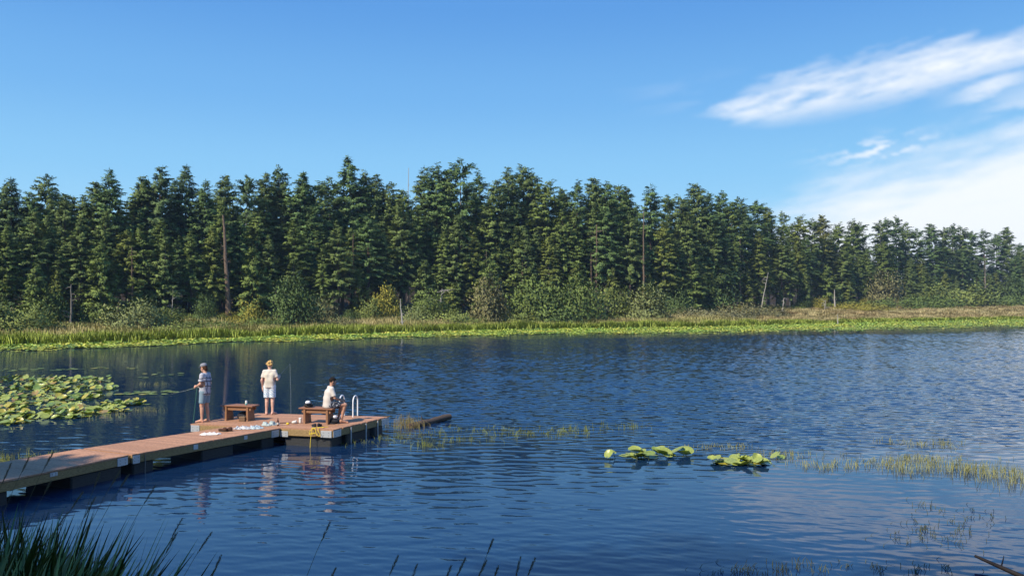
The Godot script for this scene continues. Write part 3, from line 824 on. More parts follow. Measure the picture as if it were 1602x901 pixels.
func make_reeds() -> void:
	var places := []
	var colors := []
	var tone := FastNoiseLite.new()
	tone.seed = 19; tone.frequency = 0.06
	for k in 24000:
		var x := rnd(-75.0, 190.0)
		if x > 60.0 and rng.randf() < 0.1: continue
		var s0 := shore(x) + belt(x)
		var room := along(WOOD_X, WOOD_D, x) - s0
		var d := s0 + (pow(rng.randf(), 1.6) if x < 30.0 else pow(rng.randf(), 1.3)) * room - 1.0
		if absf(x / d) > 0.72: continue
		var far := d - s0
		var n := tone.get_noise_2d(x, d)
		var n2 := tone.get_noise_2d(x * 3.0 + 70.0, d * 3.0)
		var meadow := smoothstep(26.0, 55.0, x)
		var c := Color(0.28, 0.32, 0.07)
		if far < 2.0 + n * 4.0: c = Color(0.31, 0.38, 0.065)
		else: c = Color(0.38, 0.37, 0.13).lerp(Color(0.54, 0.46, 0.22), clampf(0.35 + n * 1.2, 0.0, 1.0))
		if meadow > 0.0 and far > 2.5: c = c.lerp(Color(0.56, 0.49, 0.26).lerp(Color(0.44, 0.33, 0.17), clampf(0.4 + n * 1.3 + n2 * 0.5, 0.0, 1.0)), meadow * 0.85)
		c = c * rnd(0.75, 1.2)
		c.a = 1.0
		var hgt := rnd(0.55, 1.05) * (1.0 + 0.5 * n2) * lerpf(1.15, 0.8, meadow)
		var w := rnd(0.9, 1.5)
		places.append(Transform3D(Basis(Vector3.UP, rng.randf() * TAU).scaled(Vector3(w, hgt, w)), Vector3(x, maxf(land(x, d), -0.1) - 0.03, -d)))
		colors.append(c)
	var o := scatter("reed_grass", tuft(5, 22, 0.55, 0.5, 0.03).mesh(M.blades), places, colors)
	tag(o, "tan and green reeds and meadow grass behind the lily belt", "grass", "", "stuff")
	# the belt of lilies along the far shore
	places = []
	colors = []
	for k in 30000:
		var x := rnd(-62.0, 150.0)
		var u := rng.randf()
		var d := shore(x) + u * (belt(x) + 1.5) + tone.get_noise_1d(x * 5.0) * 2.5
		if absf(x / d) > 0.74: continue
		var edge := tone.get_noise_2d(x * 2.0, d * 4.0)
		if u < 0.2 and edge < 0.12 - u * 0.4: continue
		var n := tone.get_noise_2d(x * 2.5 + 9.0, d * 2.5)
		var c := Color(0.30, 0.42, 0.055).lerp(Color(0.54, 0.54, 0.075), clampf(0.4 + n * 1.5 + rnd(-0.3, 0.3) - 0.4 * smoothstep(0.5, 1.0, u), 0.0, 1.0))
		if rng.randf() < 0.16: c = Color(0.14, 0.23, 0.04)
		if rng.randf() < 0.05: c = Color(0.58, 0.48, 0.09)
		c = c * rnd(0.7, 1.1)
		c.a = 1.0
		var s := rnd(0.48, 0.85)
		places.append(Transform3D(Basis(Vector3.UP, rng.randf() * TAU).scaled(Vector3(s, s * rnd(0.5, 1.4) * (0.6 + u * 0.8), s)), Vector3(x, 0.0, -d)))
		colors.append(c)
	var b := scatter("lily_belt", lily_clump().mesh(M.belt), places, colors)
	tag(b, "bright yellow-green belt of lily leaves along the far shore", "lilies", "", "stuff")

func lily_leaf(g: Geo, x: Transform3D, size: float, cup: float, fold: float, col := Color.WHITE) -> void:
	# a heart-shaped pad, stalk notch towards -z of its own frame
	var mid := g.add(x * Vector3(0, 0, -0.1 * size), x.basis.y.normalized(), col)
	var n := 14
	var first := g.v.size()
	for k in n + 1:
		var an := lerpf(0.22, TAU - 0.22, float(k) / n) - PI / 2
		var rr := size * (0.5 + 0.07 * sin(an)) * (1.0 + 0.03 * sin(k * 2.7))
		var p := Vector3(cos(an) * rr * 0.86, 0, sin(an) * rr)
		p.y = cup * (p.x * p.x + p.z * p.z) / size + fold * absf(p.x) + 0.05 * size * sin(k * 1.9) * absf(cup)
		var nn := (x.basis * Vector3(-2.0 * cup * p.x / size - fold * signf(p.x), 1.0, -2.0 * cup * p.z / size)).normalized()
		g.add(x * p, nn, col)
	for k in n:
		g.t.append(mid); g.t.append(first + k); g.t.append(first + k + 1)

func lily_clump() -> Geo:
	var r := RandomNumberGenerator.new()
	r.seed = 66
	var g := Geo.new()
	for k in 7:
		var p := Vector3(r.randf_range(-0.6, 0.6), r.randf_range(0.02, 0.24), r.randf_range(-0.6, 0.6))
		var tilt := Basis(Vector3(r.randf_range(-1, 1), 0, r.randf_range(-1, 1)).normalized(), r.randf_range(0.0, 0.75)) * Basis(Vector3.UP, r.randf() * TAU)
		var q := r.randf_range(0.75, 1.25)
		lily_leaf(g, Transform3D(tilt, p), r.randf_range(0.26, 0.42), r.randf_range(-0.1, 0.35), r.randf_range(0.0, 0.25), Color(q, q, q * 0.95))
	return g

func make_near_trees() -> void:
	# trees of the near bank, behind and beside the viewer, whose shade lies over the bank and the dock's landward end
	for s in [[-19.5, -7.0, 11.5, 2, 0], [-12.5, 3.5, 17.0, 6, 0], [-6.5, 7.0, 16.0, 2, 1], [-1.0, 9.5, 18.0, 0, 1], [-24.0, -1.0, 18.0, 7, 0], [6.0, 11.0, 18.0, 2, 0], [-10.3, 2.6, 17.0, 2, 0], [-6.2, 2.9, 16.5, 6, 1], [-2.6, 3.6, 17.0, 2, 0]]:
		plant(s[3], "bank_fir", s[0], -s[1], s[2], s[4], "tall fir on the near bank behind the viewer", "firs on the near bank", 1.15)

# ------------------------------------------------------------------ lilies near the dock
func lily_plant(called: String, label: String, group: String, centre: Vector3, spots: Array, flat: float, tones: Array, meshes: Array) -> void:
	# spots: [x, d, size] round the centre; flat = share of the leaves that float
	var o := thing(called, label, "water lily", centre, 0.0, group)
	for s in spots:
		var k: int = rng.randi() % meshes.size()
		var m := put_mesh("leaf", meshes[k], o)
		var lies := rng.randf() < flat
		var lift := rnd(0.012, 0.03) if lies else rnd(0.04, 0.17)
		# raised leaves turn to the light
		var face := Vector3(rnd(-0.02, 0.02), 1.0, rnd(-0.02, 0.02)) if lies else Vector3(rnd(-0.7, 0.45), 1.0, rnd(-0.4, 0.75))
		var tilt := Basis(Quaternion(Vector3.UP, face.normalized()))
		m.transform = Transform3D((tilt * Basis(Vector3.UP, rng.randf() * TAU)).scaled(Vector3.ONE * s[2] * (0.92 if group == "plants in the open water" else 1.0)), Vector3(s[0], lift, -s[1]))
		m.material_override = M.pads[tones[rng.randi() % tones.size()]]
		if not lies and rng.randf() < 0.6:
			var g := Geo.new()
			g.tube([Vector3(s[0] * 0.92, -0.08, -s[1] * 0.92), Vector3(s[0], lift - 0.005, -s[1])], [0.009, 0.008], 5)
			put("stalk", g, M.stalk, o)

func make_lilies() -> void:
	M.stalk = mat(Color(0.13, 0.16, 0.05), 0.6, 0.4)
	var meshes := []
	for k in 6:
		var g := Geo.new()
		lily_leaf(g, Transform3D.IDENTITY, 1.0, [0.05, 0.25, 0.4, -0.18, 0.12, 0.5][k], [0.03, 0.12, 0.3, 0.05, 0.2, 0.45][k])
		meshes.append(g.mesh(M.pads[0]))
	var flat_meshes := []
	for k in 3:
		var g := Geo.new()
		lily_leaf(g, Transform3D.IDENTITY, 1.0, [0.012, 0.03, 0.02][k], [0.0, 0.01, 0.02][k])
		flat_meshes.append(g.mesh(M.pads[0]))
	var mixed := [0, 0, 1, 1, 1, 2, 0, 1, 1, 3, 3, 4]
	# the large bed beyond the gangway: plants side by side
	var beds := [
		[-17.6, 27.0, 1.4, 0.9, 30, "lily plant at the near corner of the large lily bed, beyond the gangway"], [-16.2, 28.4, 1.3, 0.8, 28, "lily plant in the near strip of the large bed, second from its corner"], [-15.3, 29.6, 1.1, 0.8, 24, "lily plant with rust-spotted leaves near the tip of the bed's near strip"],
		[-15.2, 31.6, 0.9, 0.5, 14, "lily plant with a few green leaves at the very tip of the near strip"], [-18.9, 29.0, 1.3, 1.0, 28, "lily plant at the left side of the bed's near strip"], [-19.6, 31.4, 1.2, 1.2, 26, "lily plant in the left middle of the large bed"], [-18.5, 33.5, 1.3, 1.2, 26, "lily plant at the inner notch of the large bed"],
		[-20.8, 34.2, 1.4, 1.3, 28, "yellowing lily plant in the heart of the large bed"], [-20.0, 37.0, 1.7, 1.4, 32, "lily plant at the right bulge of the large bed's far part"], [-22.6, 37.4, 1.6, 1.4, 30, "lily plant in the far left part of the large bed"], [-22.2, 40.6, 1.8, 1.6, 34, "lily plant along the far rim of the large bed"], [-24.8, 41.4, 1.6, 1.5, 26, "lily plant at the far left rim of the large bed"], [-17.0, 30.6, 1.0, 0.7, 16, "small lily plant between the near strip and the notch of the bed"]]
	for b in beds:
		var spots := []
		for k in roundi(b[4] * 3.2):
			var an := rng.randf() * TAU
			var q := sqrt(rng.randf())
			spots.append([cos(an) * q * b[2], sin(an) * q * b[3], rnd(0.20, 0.36)])
		lily_plant("lily_plant", b[5], "plants of the large lily bed", at(b[0], b[1]), spots, 0.5, mixed, meshes)
	# thin rafts of floating pads
	var rafts := [[-15.9, 35.6, 1.3, 0.8, 22, "raft of flat pads floating left of the capped angler"], [-18.9, 36.4, 0.7, 0.4, 5, "few pads floating between the large bed and the raft"], [-17.0, 35.2, 0.5, 0.3, 5, "little group of yellowed pads left of the raft"], [-28.0, 47.5, 2.6, 1.0, 22, "scattered pads floating far out behind the large bed, left group"], [-24.5, 48.5, 2.2, 0.9, 18, "scattered pads floating far out behind the large bed, right group"], [-20.0, 44.0, 2.4, 1.6, 10, "loose pads on the dark water behind the large bed's right end"]]
	for b in rafts:
		var spots := []
		for k in b[4]:
			var an := rng.randf() * TAU
			var q := sqrt(rng.randf())
			spots.append([cos(an) * q * b[2], sin(an) * q * b[3], rnd(0.24, 0.42)])
		lily_plant("floating_lily", b[5], "rafts of floating pads", at(b[0], b[1]), spots, 1.0, [0, 1, 0, 3, 2], flat_meshes)
	# the two plants in the open water
	var left := [[-1.05, -0.15, 0.30], [-0.45, 0.0, 0.42], [-0.55, 0.3, 0.40], [-0.2, 0.1, 0.5], [-0.25, 0.45, 0.42], [0.05, -0.05, 0.44], [0.1, 0.35, 0.46], [0.3, 0.05, 0.46], [0.32, 0.4, 0.4], [0.5, 0.15, 0.42], [0.75, 0.3, 0.5], [0.95, 0.15, 0.46], [1.05, 0.35, 0.4], [-0.35, -0.2, 0.4], [-0.1, 0.25, 0.4]]
	for k in left.size(): left.append([left[k][0] + rnd(-0.2, 0.2), left[k][1] + rnd(-0.2, 0.2), left[k][2] * rnd(0.6, 0.85)])
	lily_plant("lily_plant", "left one of the two lily plants in the open water, long and low", "plants in the open water", at(3.55, 20.9), left, 0.4, [1, 1, 0, 1, 1], meshes)
	var right := [[-0.6, -0.1, 0.44], [-0.4, 0.15, 0.44], [-0.3, -0.2, 0.46], [-0.1, 0.1, 0.44], [0.0, -0.15, 0.48], [0.15, 0.2, 0.44], [0.2, -0.1, 0.46], [0.4, 0.1, 0.44], [0.45, -0.12, 0.44], [0.3, 0.4, 0.4], [-0.25, 0.35, 0.42], [0.05, 0.4, 0.4], [0.62, 0.0, 0.32], [0.72, 0.35, 0.34], [1.02, 0.4, 0.32], [-0.72, -0.05, 0.26], [-0.45, -0.3, 0.36], [0.1, -0.32, 0.38]]
	for k in right.size(): right.append([right[k][0] + rnd(-0.2, 0.2), right[k][1] + rnd(-0.2, 0.2), right[k][2] * rnd(0.6, 0.85)])
	lily_plant("lily_plant", "right one of the two lily plants in the open water, a heaped clump", "plants in the open water", at(5.75, 20.25), right, 0.38, [1, 1, 0, 1, 1, 3], meshes)

# ------------------------------------------------------------------ the dock
func v2(p: Array) -> Vector2: return Vector2(p[0], -p[1])
func quad_at(a: Vector2, b: Vector2, c: Vector2, d: Vector2, u: float, v: float) -> Vector2: return a.lerp(b, u).lerp(d.lerp(c, u), v)

func deck(o: Node3D, a: Vector2, b: Vector2, c: Vector2, d: Vector2, n: int, y: float, y_end: float) -> void:
	# planks laid across from side a-b to side d-c, one after another from a to b
	for k in n:
		var u0 := (k + 0.018) / n
		var u1 := (k + 1 - 0.018) / n
		var jag := rnd(-0.004, 0.004)
		var yy := lerpf(y, y_end, (k + 0.5) / n) + rnd(-0.0015, 0.0015)
		var f := [quad_at(a, b, c, d, u0, jag), quad_at(a, b, c, d, u1, jag), quad_at(a, b, c, d, u1, 1.0 + jag), quad_at(a, b, c, d, u0, 1.0 + jag)]
		var g := Geo.new()
		g.prism(f, yy - 0.034, yy)
		put("plank", g, M.decking[rng.randi() % M.decking.size()], o)

func rail_beam(o: Node3D, called: String, p: Vector2, q: Vector2, y0: float, y1: float, thick: float, m: Material, y_shift := 0.0) -> void:
	var dir := (q - p)
	var mid := (p + q) * 0.5
	var g := Geo.new()
	var r := Vector3(dir.x, y_shift, dir.y)
	g.box(aim(Vector3(mid.x, (y0 + y1) * 0.5, mid.y), r), Vector3(r.length(), y1 - y0, thick), Color.WHITE, 0.006)
	put(called, g, m, o)

func plate(o: Node3D, called: String, p: Vector2, q: Vector2, u0: float, u1: float, y0: float, y1: float, off: float, m: Material) -> void:
	# a metal plate on the face of a beam from p to q
	var dir := (q - p).normalized()
	var out := Vector2(-dir.y, dir.x) * off
	var a := p.lerp(q, u0) + out
	var b := p.lerp(q, u1) + out
	var mid := (a + b) * 0.5
	var g := Geo.new()
	g.box(aim(Vector3(mid.x, (y0 + y1) * 0.5, mid.y), Vector3(dir.x, 0, dir.y)), Vector3((b - a).length(), y1 - y0, 0.012), Color.WHITE, 0.003)
	put(called, g, m, o)
	for bolt in [[0.25, 0.3], [0.75, 0.3], [0.25, 0.7], [0.75, 0.7]]:
		var w := a.lerp(b, bolt[0]) + out.normalized() * 0.008
		var bg := Geo.new()
		bg.blob(Transform3D(Basis.IDENTITY, Vector3(w.x, lerpf(y0, y1, bolt[1]), w.y)), Vector3.ONE * 0.011, 4, 6)
		if (b - a).length() > 0.14: put("bolt", bg, M.dark_steel, o)

func float_block(o: Node3D, p: Vector2, q: Vector2, depth: float, u0: float, u1: float, y1: float) -> void:
	var dir := (q - p).normalized()
	var inw := Vector2(dir.y, -dir.x)
	var a := p.lerp(q, u0) + inw * (depth * 0.5 + 0.06)
	var b := p.lerp(q, u1) + inw * (depth * 0.5 + 0.06)
	var mid := (a + b) * 0.5
	var g := Geo.new()
	g.box(aim(Vector3(mid.x, y1 * 0.5 - 0.12, mid.y), Vector3(dir.x, 0, dir.y)), Vector3((b - a).length(), y1 + 0.24, depth), Color.WHITE, 0.03)
	put("float", g, M.float_block, o)

func make_dock() -> void:
	M.decking = []
	for k in 4:
		var q: float = [1.0, 0.89, 1.07, 0.95][k]
		M.decking.append(grain(mat(Color(0.53 * q, 0.275 * q, 0.155 * q), 0.72, 0.4), 0.02, Vector3(1.1, 1.1, 1.1), 0.78, 1.0, 50 + k, 5))
	M.beam = grain(mat(Color(0.52, 0.35, 0.16), 0.8, 0.3), 0.025, Vector3(0.9, 6.0, 0.9), 0.5, 1.0, 61, 5)
	M.float_block = grain(mat(Color(0.05, 0.052, 0.055), 0.6, 0.4), 0.02, Vector3.ONE * 2.0, 0.6, 1.0, 62)
	M.steel = grain(mat(Color(0.62, 0.64, 0.65), 0.45, 0.5), 0.03, Vector3.ONE * 6.0, 0.75, 1.0, 63)
	M.steel.metallic = 0.35
	M.dark_steel = mat(Color(0.18, 0.18, 0.18), 0.5, 0.5)
	M.dark_steel.metallic = 0.7
	var y := 0.5
	var a := v2([-4.99, 22.4])
	var b := v2([-3.83, 24.93])
	var c := v2([-8.14, 25.7])
	var d := v2([-9.40, 23.48])
	var o := thing("dock_platform", "floating wooden dock platform with the two benches on it", "dock")
	deck(o, d, c, b, a, 19, y, y)
	var mid := (a + b + c + d) * 0.25
	var ia := a.lerp(mid, 0.012); var ib := b.lerp(mid, 0.012); var ic := c.lerp(mid, 0.012); var id := d.lerp(mid, 0.012)
	rail_beam(o, "beam", id, ia, 0.285, 0.464, 0.05, M.beam)
	rail_beam(o, "beam", ia, ib, 0.285, 0.462, 0.05, M.beam)
	rail_beam(o, "beam", ib, ic, 0.285, 0.464, 0.05, M.beam)
	rail_beam(o, "beam", ic, id, 0.285, 0.462, 0.05, M.beam)
	float_block(o, id, ia, 0.7, 0.66, 0.985, 0.282)
	float_block(o, ib, ic, 0.7, 0.03, 0.4, 0.282)
	float_block(o, ib, ic, 0.7, 0.6, 0.97, 0.282)
	float_block(o, id, ia, 0.7, 0.02, 0.22, 0.28)
	float_block(o, ia, ib, 0.5, 0.27, 0.70, 0.28)
	plate(o, "corner_plate", id, ia, 0.925, 0.998, 0.278, 0.468, 0.032, M.steel)
	plate(o, "corner_plate", ia, ib, 0.002, 0.13, 0.278, 0.468, 0.032, M.steel)
	plate(o, "corner_plate", ia, ib, 0.87, 0.998, 0.278, 0.468, 0.032, M.steel)
	plate(o, "corner_plate", id, ia, 0.002, 0.065, 0.278, 0.468, 0.032, M.steel)
	plate(o, "hinge_plate", id, ia, 0.645, 0.70, 0.25, 0.41, 0.034, M.steel)
	for u in [0.29, 0.56, 0.78]:
		var p := ia.lerp(ib, u)
		var side := Vector2(-(ib - ia).normalized().y, (ib - ia).normalized().x) * 0.055
		var g := Geo.new()
		g.tube([Vector3(p.x + side.x, -0.3, p.y + side.y), Vector3(p.x + side.x, 0.46, p.y + side.y)], [0.019, 0.019], 8)
		put("pipe", g, M.steel, o)
	# the walkway, in two hinged lengths
	var w := thing("gangway", "outer length of the dock gangway with towels lying on it", "gangway", Vector3.ZERO, 0.0, "lengths of the gangway")
	var n0 := v2([-6.545, 22.74]); var n1 := v2([-8.90, 18.85]); var f1 := v2([-10.45, 19.62]); var f0 := v2([-8.03, 23.10])
	deck(w, n0, n1, f1, f0, 32, y - 0.004, y - 0.004)
	gangway_frame(w, n0, n1, f1, f0, y - 0.038, y - 0.038, [[0.03, 0.13], [0.34, 0.56], [0.86, 0.98]], [[0.012, 0.07, 0.19], [0.255, 0.28, 0.1], [0.6, 0.63, 0.12], [0.955, 0.995, 0.19]])
	var s := thing("gangway", "landward length of the dock gangway, partly in the shade of the bank", "gangway", Vector3.ZERO, 0.0, "lengths of the gangway")
	var m0 := v2([-8.94, 18.77]); var m1 := v2([-11.2, 13.6]); var e1 := v2([-13.3, 14.2]); var e0 := v2([-10.50, 19.54])
	deck(s, m0, m1, e1, e0, 39, y, y + 0.02)
	gangway_frame(s, m0, m1, e1, e0, y - 0.034, y - 0.014, [[0.02, 0.25], [0.5, 0.7]], [[0.005, 0.055, 0.18], [0.32, 0.35, 0.08]])

func gangway_frame(o: Node3D, a: Vector2, b: Vector2, c: Vector2, d: Vector2, y: float, y_end: float, floats: Array, plates: Array) -> void:
	var mid := (a + b + c + d) * 0.25
	var ia := a + (d - a).normalized() * 0.035; var ib := b + (c - b).normalized() * 0.035; var ic := c + (b - c).normalized() * 0.035; var id := d + (a - d).normalized() * 0.035
	var low := minf(y, y_end) - 0.004
	rail_beam(o, "beam", ia, ib, low - 0.175, low, 0.05, M.beam)
	rail_beam(o, "beam", ic, id, low - 0.175, low, 0.05, M.beam)
	rail_beam(o, "beam", ia.lerp(id, 0.03), id.lerp(ia, 0.03), low - 0.173, low - 0.002, 0.04, M.beam)
	rail_beam(o, "beam", ib.lerp(ic, 0.03), ic.lerp(ib, 0.03), low - 0.173, low - 0.002, 0.04, M.beam)
	for f in floats:
		float_block(o, ib, ia, (d - a).length() - 0.25, 1.0 - f[1], 1.0 - f[0], low - 0.185)
	for p in plates:
		plate(o, "bracket", ib, ia, 1.0 - p[1], 1.0 - p[0], low - p[2], low + 0.002, 0.032, M.steel)
	for u in [0.14, 0.57, 0.93]:
		var p := ia.lerp(ib, u)
		var sd := (a - d).normalized() * 0.05
		var g := Geo.new()
		g.tube([Vector3(p.x + sd.x, -0.3, p.y + sd.y), Vector3(p.x + sd.x, low - 0.02, p.y + sd.y)], [0.011, 0.011], 8)
		if u > 0.9: put("pipe", g, M.dark_steel, o)

func make_benches() -> void:
	M.bench = grain(mat(Color(0.40, 0.20, 0.10), 0.65, 0.4), 0.02, Vector3(3.0, 6.0, 3.0), 0.6, 1.0, 71, 5)
	M.bench_top = grain(mat(Color(0.36, 0.17, 0.095), 0.65, 0.4), 0.02, Vector3(3.0, 6.0, 3.0), 0.65, 1.0, 72, 5)
	for s in [[-8.20, 24.22, "left wooden bench, with a drink can on its seat"], [-5.68, 23.60, "right wooden bench, with the dark-haired man sitting on its end"]]:
		var o := thing("bench", s[2], "bench", at(s[0], s[1], 0.5), -0.24, "benches on the dock platform")
		for k in 3:
			var g := Geo.new()
			g.box(Transform3D(Basis.IDENTITY, Vector3(0, 0.445, (k - 1) * 0.139)), Vector3(1.08, 0.038, 0.133), Color.WHITE, 0.006)
			put("seat_board", g, M.bench_top, o)
		for sd in [-1.0, 1.0]:
			var ap := Geo.new()
			ap.box(Transform3D(Basis.IDENTITY, Vector3(0, 0.367, sd * 0.135)), Vector3(0.92, 0.115, 0.035), Color.WHITE, 0.005)
			put("apron", ap, M.bench, o)
			# end panel: narrow above, spreading to the foot
			var lg := Geo.new()
			var x0: float = sd * 0.36 - 0.03
			var x1: float = sd * 0.36 + 0.03
			var sec := [Vector2(-0.115, 0.425), Vector2(0.115, 0.425), Vector2(0.20, 0.0), Vector2(0.115, 0.0), Vector2(-0.115, 0.0), Vector2(-0.20, 0.0)]
			for k in 6:
				var p: Vector2 = sec[k]
				var q: Vector2 = sec[(k + 1) % 6]
				lg.flat_quad(Vector3(x0, p.y, p.x), Vector3(x1, p.y, p.x), Vector3(x1, q.y, q.x), Vector3(x0, q.y, q.x))
			for x in [x0, x1]:
				for k in range(1, 5):
					lg.flat_tri(Vector3(x, sec[0].y, sec[0].x), Vector3(x, sec[k].y, sec[k].x), Vector3(x, sec[k + 1].y, sec[k + 1].x))
			put("leg", lg, M.bench, o)
			var post := Geo.new()
			post.box(Transform3D(Basis.IDENTITY, Vector3(sd * 0.36, 0.212, 0.172)), Vector3(0.064, 0.425, 0.034), Color.WHITE, 0.004)
			put("leg_post", post, M.bench, o)

# ------------------------------------------------------------------ people
class Field:
	# a distance field on a grid, joined smoothly, meshed as surface nets
	var o: Vector3
	var c: float
	var nx: int
	var ny: int
	var nz: int
	var f := PackedFloat32Array()
	func _init(lo: Vector3, hi: Vector3, cell: float) -> void:
		o = lo; c = cell
		nx = int((hi.x - lo.x) / c) + 2; ny = int((hi.y - lo.y) / c) + 2; nz = int((hi.z - lo.z) / c) + 2
		f.resize(nx * ny * nz)
		f.fill(1.0)
	func cap(a: Vector3, b: Vector3, ra: float, rb: float, k := 0.03) -> void:
		var m := maxf(ra, rb) + k + c * 2.0
		var lo := (a.min(b) - Vector3.ONE * m - o) / c
		var hi := (a.max(b) + Vector3.ONE * m - o) / c
		var ab := b - a
		var l2 := maxf(ab.length_squared(), 1e-9)
		for z in range(maxi(0, int(lo.z)), mini(nz, int(hi.z) + 1)):
			for y in range(maxi(0, int(lo.y)), mini(ny, int(hi.y) + 1)):
				var i := (z * ny + y) * nx
				for x in range(maxi(0, int(lo.x)), mini(nx, int(hi.x) + 1)):
					var p := o + Vector3(x, y, z) * c - a
					var t := clampf(p.dot(ab) / l2, 0.0, 1.0)
					var d := (p - ab * t).length() - lerpf(ra, rb, t)
					var e := f[i + x]
					var h := maxf(k - absf(d - e), 0.0) / k
					f[i + x] = minf(d, e) - h * h * k * 0.25
	func ell(at_: Vector3, r: Vector3, turn := Basis.IDENTITY, k := 0.03) -> void:
		var big := maxf(r.x, maxf(r.y, r.z)) + k + c * 2.0
		var lo := (at_ - Vector3.ONE * big - o) / c
		var hi := (at_ + Vector3.ONE * big - o) / c
		var inv := turn.transposed()
		for z in range(maxi(0, int(lo.z)), mini(nz, int(hi.z) + 1)):
			for y in range(maxi(0, int(lo.y)), mini(ny, int(hi.y) + 1)):
				var i := (z * ny + y) * nx
				for x in range(maxi(0, int(lo.x)), mini(nx, int(hi.x) + 1)):
					var p := inv * (o + Vector3(x, y, z) * c - at_)
					var q := (p / r).length()
					var d := (q - 1.0) * q / maxf((p / (r * r)).length(), 1e-6)
					var e := f[i + x]
					var h := maxf(k - absf(d - e), 0.0) / k
					f[i + x] = minf(d, e) - h * h * k * 0.25
	func cut(p: Vector3, n: Vector3) -> void:
		# leave what lies behind the plane through p with outward normal n
		for z in nz:
			for y in ny:
				var i := (z * ny + y) * nx
				for x in nx:
					if f[i + x] < 0.1:
						f[i + x] = maxf(f[i + x], (o + Vector3(x, y, z) * c - p).dot(n))
	func cut_near(p: Vector3, n: Vector3, centre: Vector3, radius: float) -> void:
		for z in nz:
			for y in ny:
				var i := (z * ny + y) * nx
				for x in nx:
					if f[i + x] < 0.1:
						var w := o + Vector3(x, y, z) * c
						if w.distance_to(centre) < radius: f[i + x] = maxf(f[i + x], (w - p).dot(n))
	func mesh(g: Geo, tint: Callable) -> void:
		var at_ := {}
		var first := g.v.size()
		var lim := c * 2.0
		var sx := 1
		var sy := nx
		var sz := nx * ny
		var corner := [0, sx, sy, sx + sy, sz, sx + sz, sy + sz, sx + sy + sz]
		var off := [Vector3(0, 0, 0), Vector3(1, 0, 0), Vector3(0, 1, 0), Vector3(1, 1, 0), Vector3(0, 0, 1), Vector3(1, 0, 1), Vector3(0, 1, 1), Vector3(1, 1, 1)]
		var edges := [[0, 1], [2, 3], [4, 5], [6, 7], [0, 2], [1, 3], [4, 6], [5, 7], [0, 4], [1, 5], [2, 6], [3, 7]]
		for z in nz - 1:
			for y in ny - 1:
				var row := z * sz + y * sy
				for x in nx - 1:
					var i := row + x
					if absf(f[i]) > lim: continue
					var below := 0
					for k in 8:
						if f[i + corner[k]] < 0.0: below += 1
					if below == 0 or below == 8: continue
					var sum := Vector3.ZERO
					var cnt := 0
					for e in edges:
						var fa := f[i + corner[e[0]]]
						var fb := f[i + corner[e[1]]]
						if (fa < 0.0) != (fb < 0.0):
							sum += off[e[0]].lerp(off[e[1]], fa / (fa - fb))
							cnt += 1
					var p := o + (Vector3(x, y, z) + sum / cnt) * c
					at_[i] = g.add(p, Vector3.ZERO, tint.call(p))
		for i: int in at_:
			for ax in 3:
				var s0: int = [sx, sy, sz][ax]
				var s1: int = [sy, sz, sx][ax]
				var s2: int = [sz, sx, sy][ax]
				var fa := f[i]
				var fb := f[i + s0]
				if (fa < 0.0) == (fb < 0.0): continue
				if not (at_.has(i - s1) and at_.has(i - s2) and at_.has(i - s1 - s2)): continue
				var q := [at_[i], at_[i - s1], at_[i - s1 - s2], at_[i - s2]]
				if fa >= 0.0: q.reverse()
				for tr in [[0, 2, 1], [0, 3, 2]]:
					var a: int = q[tr[0]]
					var b: int = q[tr[1]]
					var d: int = q[tr[2]]
					g.t.append(a); g.t.append(b); g.t.append(d)
					var nn := (g.v[d] - g.v[a]).cross(g.v[b] - g.v[a])
					g.n[a] += nn; g.n[b] += nn; g.n[d] += nn
		for k in range(first, g.v.size()): g.n[k] = g.n[k].normalized()

func hand(g: Geo, wrist: Vector3, dir: Vector3, palm: Vector3, thumb_side: float, curl: float, skin: Callable) -> void:
	# dir runs along the hand, palm is the way the palm faces, thumb_side +1 or -1
	dir = dir.normalized()
	palm = palm.slide(dir).normalized()
	var across := dir.cross(palm) * thumb_side
	var fd := Field.new(wrist - Vector3.ONE * 0.2, wrist + Vector3.ONE * 0.2, 0.0048)
	fd.cap(wrist - dir * 0.03, wrist + dir * 0.012, 0.026, 0.025, 0.012)
	for k in 3:
		var s := (k - 1) * 0.024
		fd.cap(wrist + dir * 0.01 + across * s * 0.6, wrist + dir * 0.075 + across * s, 0.016, 0.0145, 0.02)
	for k in 4:
		var s := 0.031 - k * 0.0205
		var ln: float = [0.070, 0.078, 0.072, 0.056][k]
		var base := wrist + dir * (0.082 - 0.004 * absf(k - 1.2)) + across * s
		var d1 := (dir * cos(curl * 0.8) + palm * sin(curl * 0.8)).normalized()
		var d2 := (dir * cos(curl * 1.9) + palm * sin(curl * 1.9)).normalized()
		var d3 := (dir * cos(curl * 2.8) + palm * sin(curl * 2.8)).normalized()
		var j1 := base + d1 * ln * 0.45
		var j2 := j1 + d2 * ln * 0.32
		fd.cap(base - dir * 0.02, base, 0.0105, 0.0098, 0.012)
		fd.cap(base, j1, 0.0098, 0.009, 0.004)
		fd.cap(j1, j2, 0.009, 0.0083, 0.004)
		fd.cap(j2, j2 + d3 * ln * 0.25, 0.0083, 0.0072, 0.004)
	var tb := wrist + dir * 0.028 + across * 0.024
	var t1 := tb + (dir * 0.6 + across * 0.7 + palm * 0.35).normalized() * 0.036
	var t2 := t1 + (dir * 0.85 + across * 0.2 + palm * (0.2 + curl * 0.5)).normalized() * 0.03
	fd.cap(tb, t1, 0.0125, 0.0105, 0.008)
	fd.cap(t1, t2, 0.0105, 0.0085, 0.004)
	fd.mesh(g, skin)

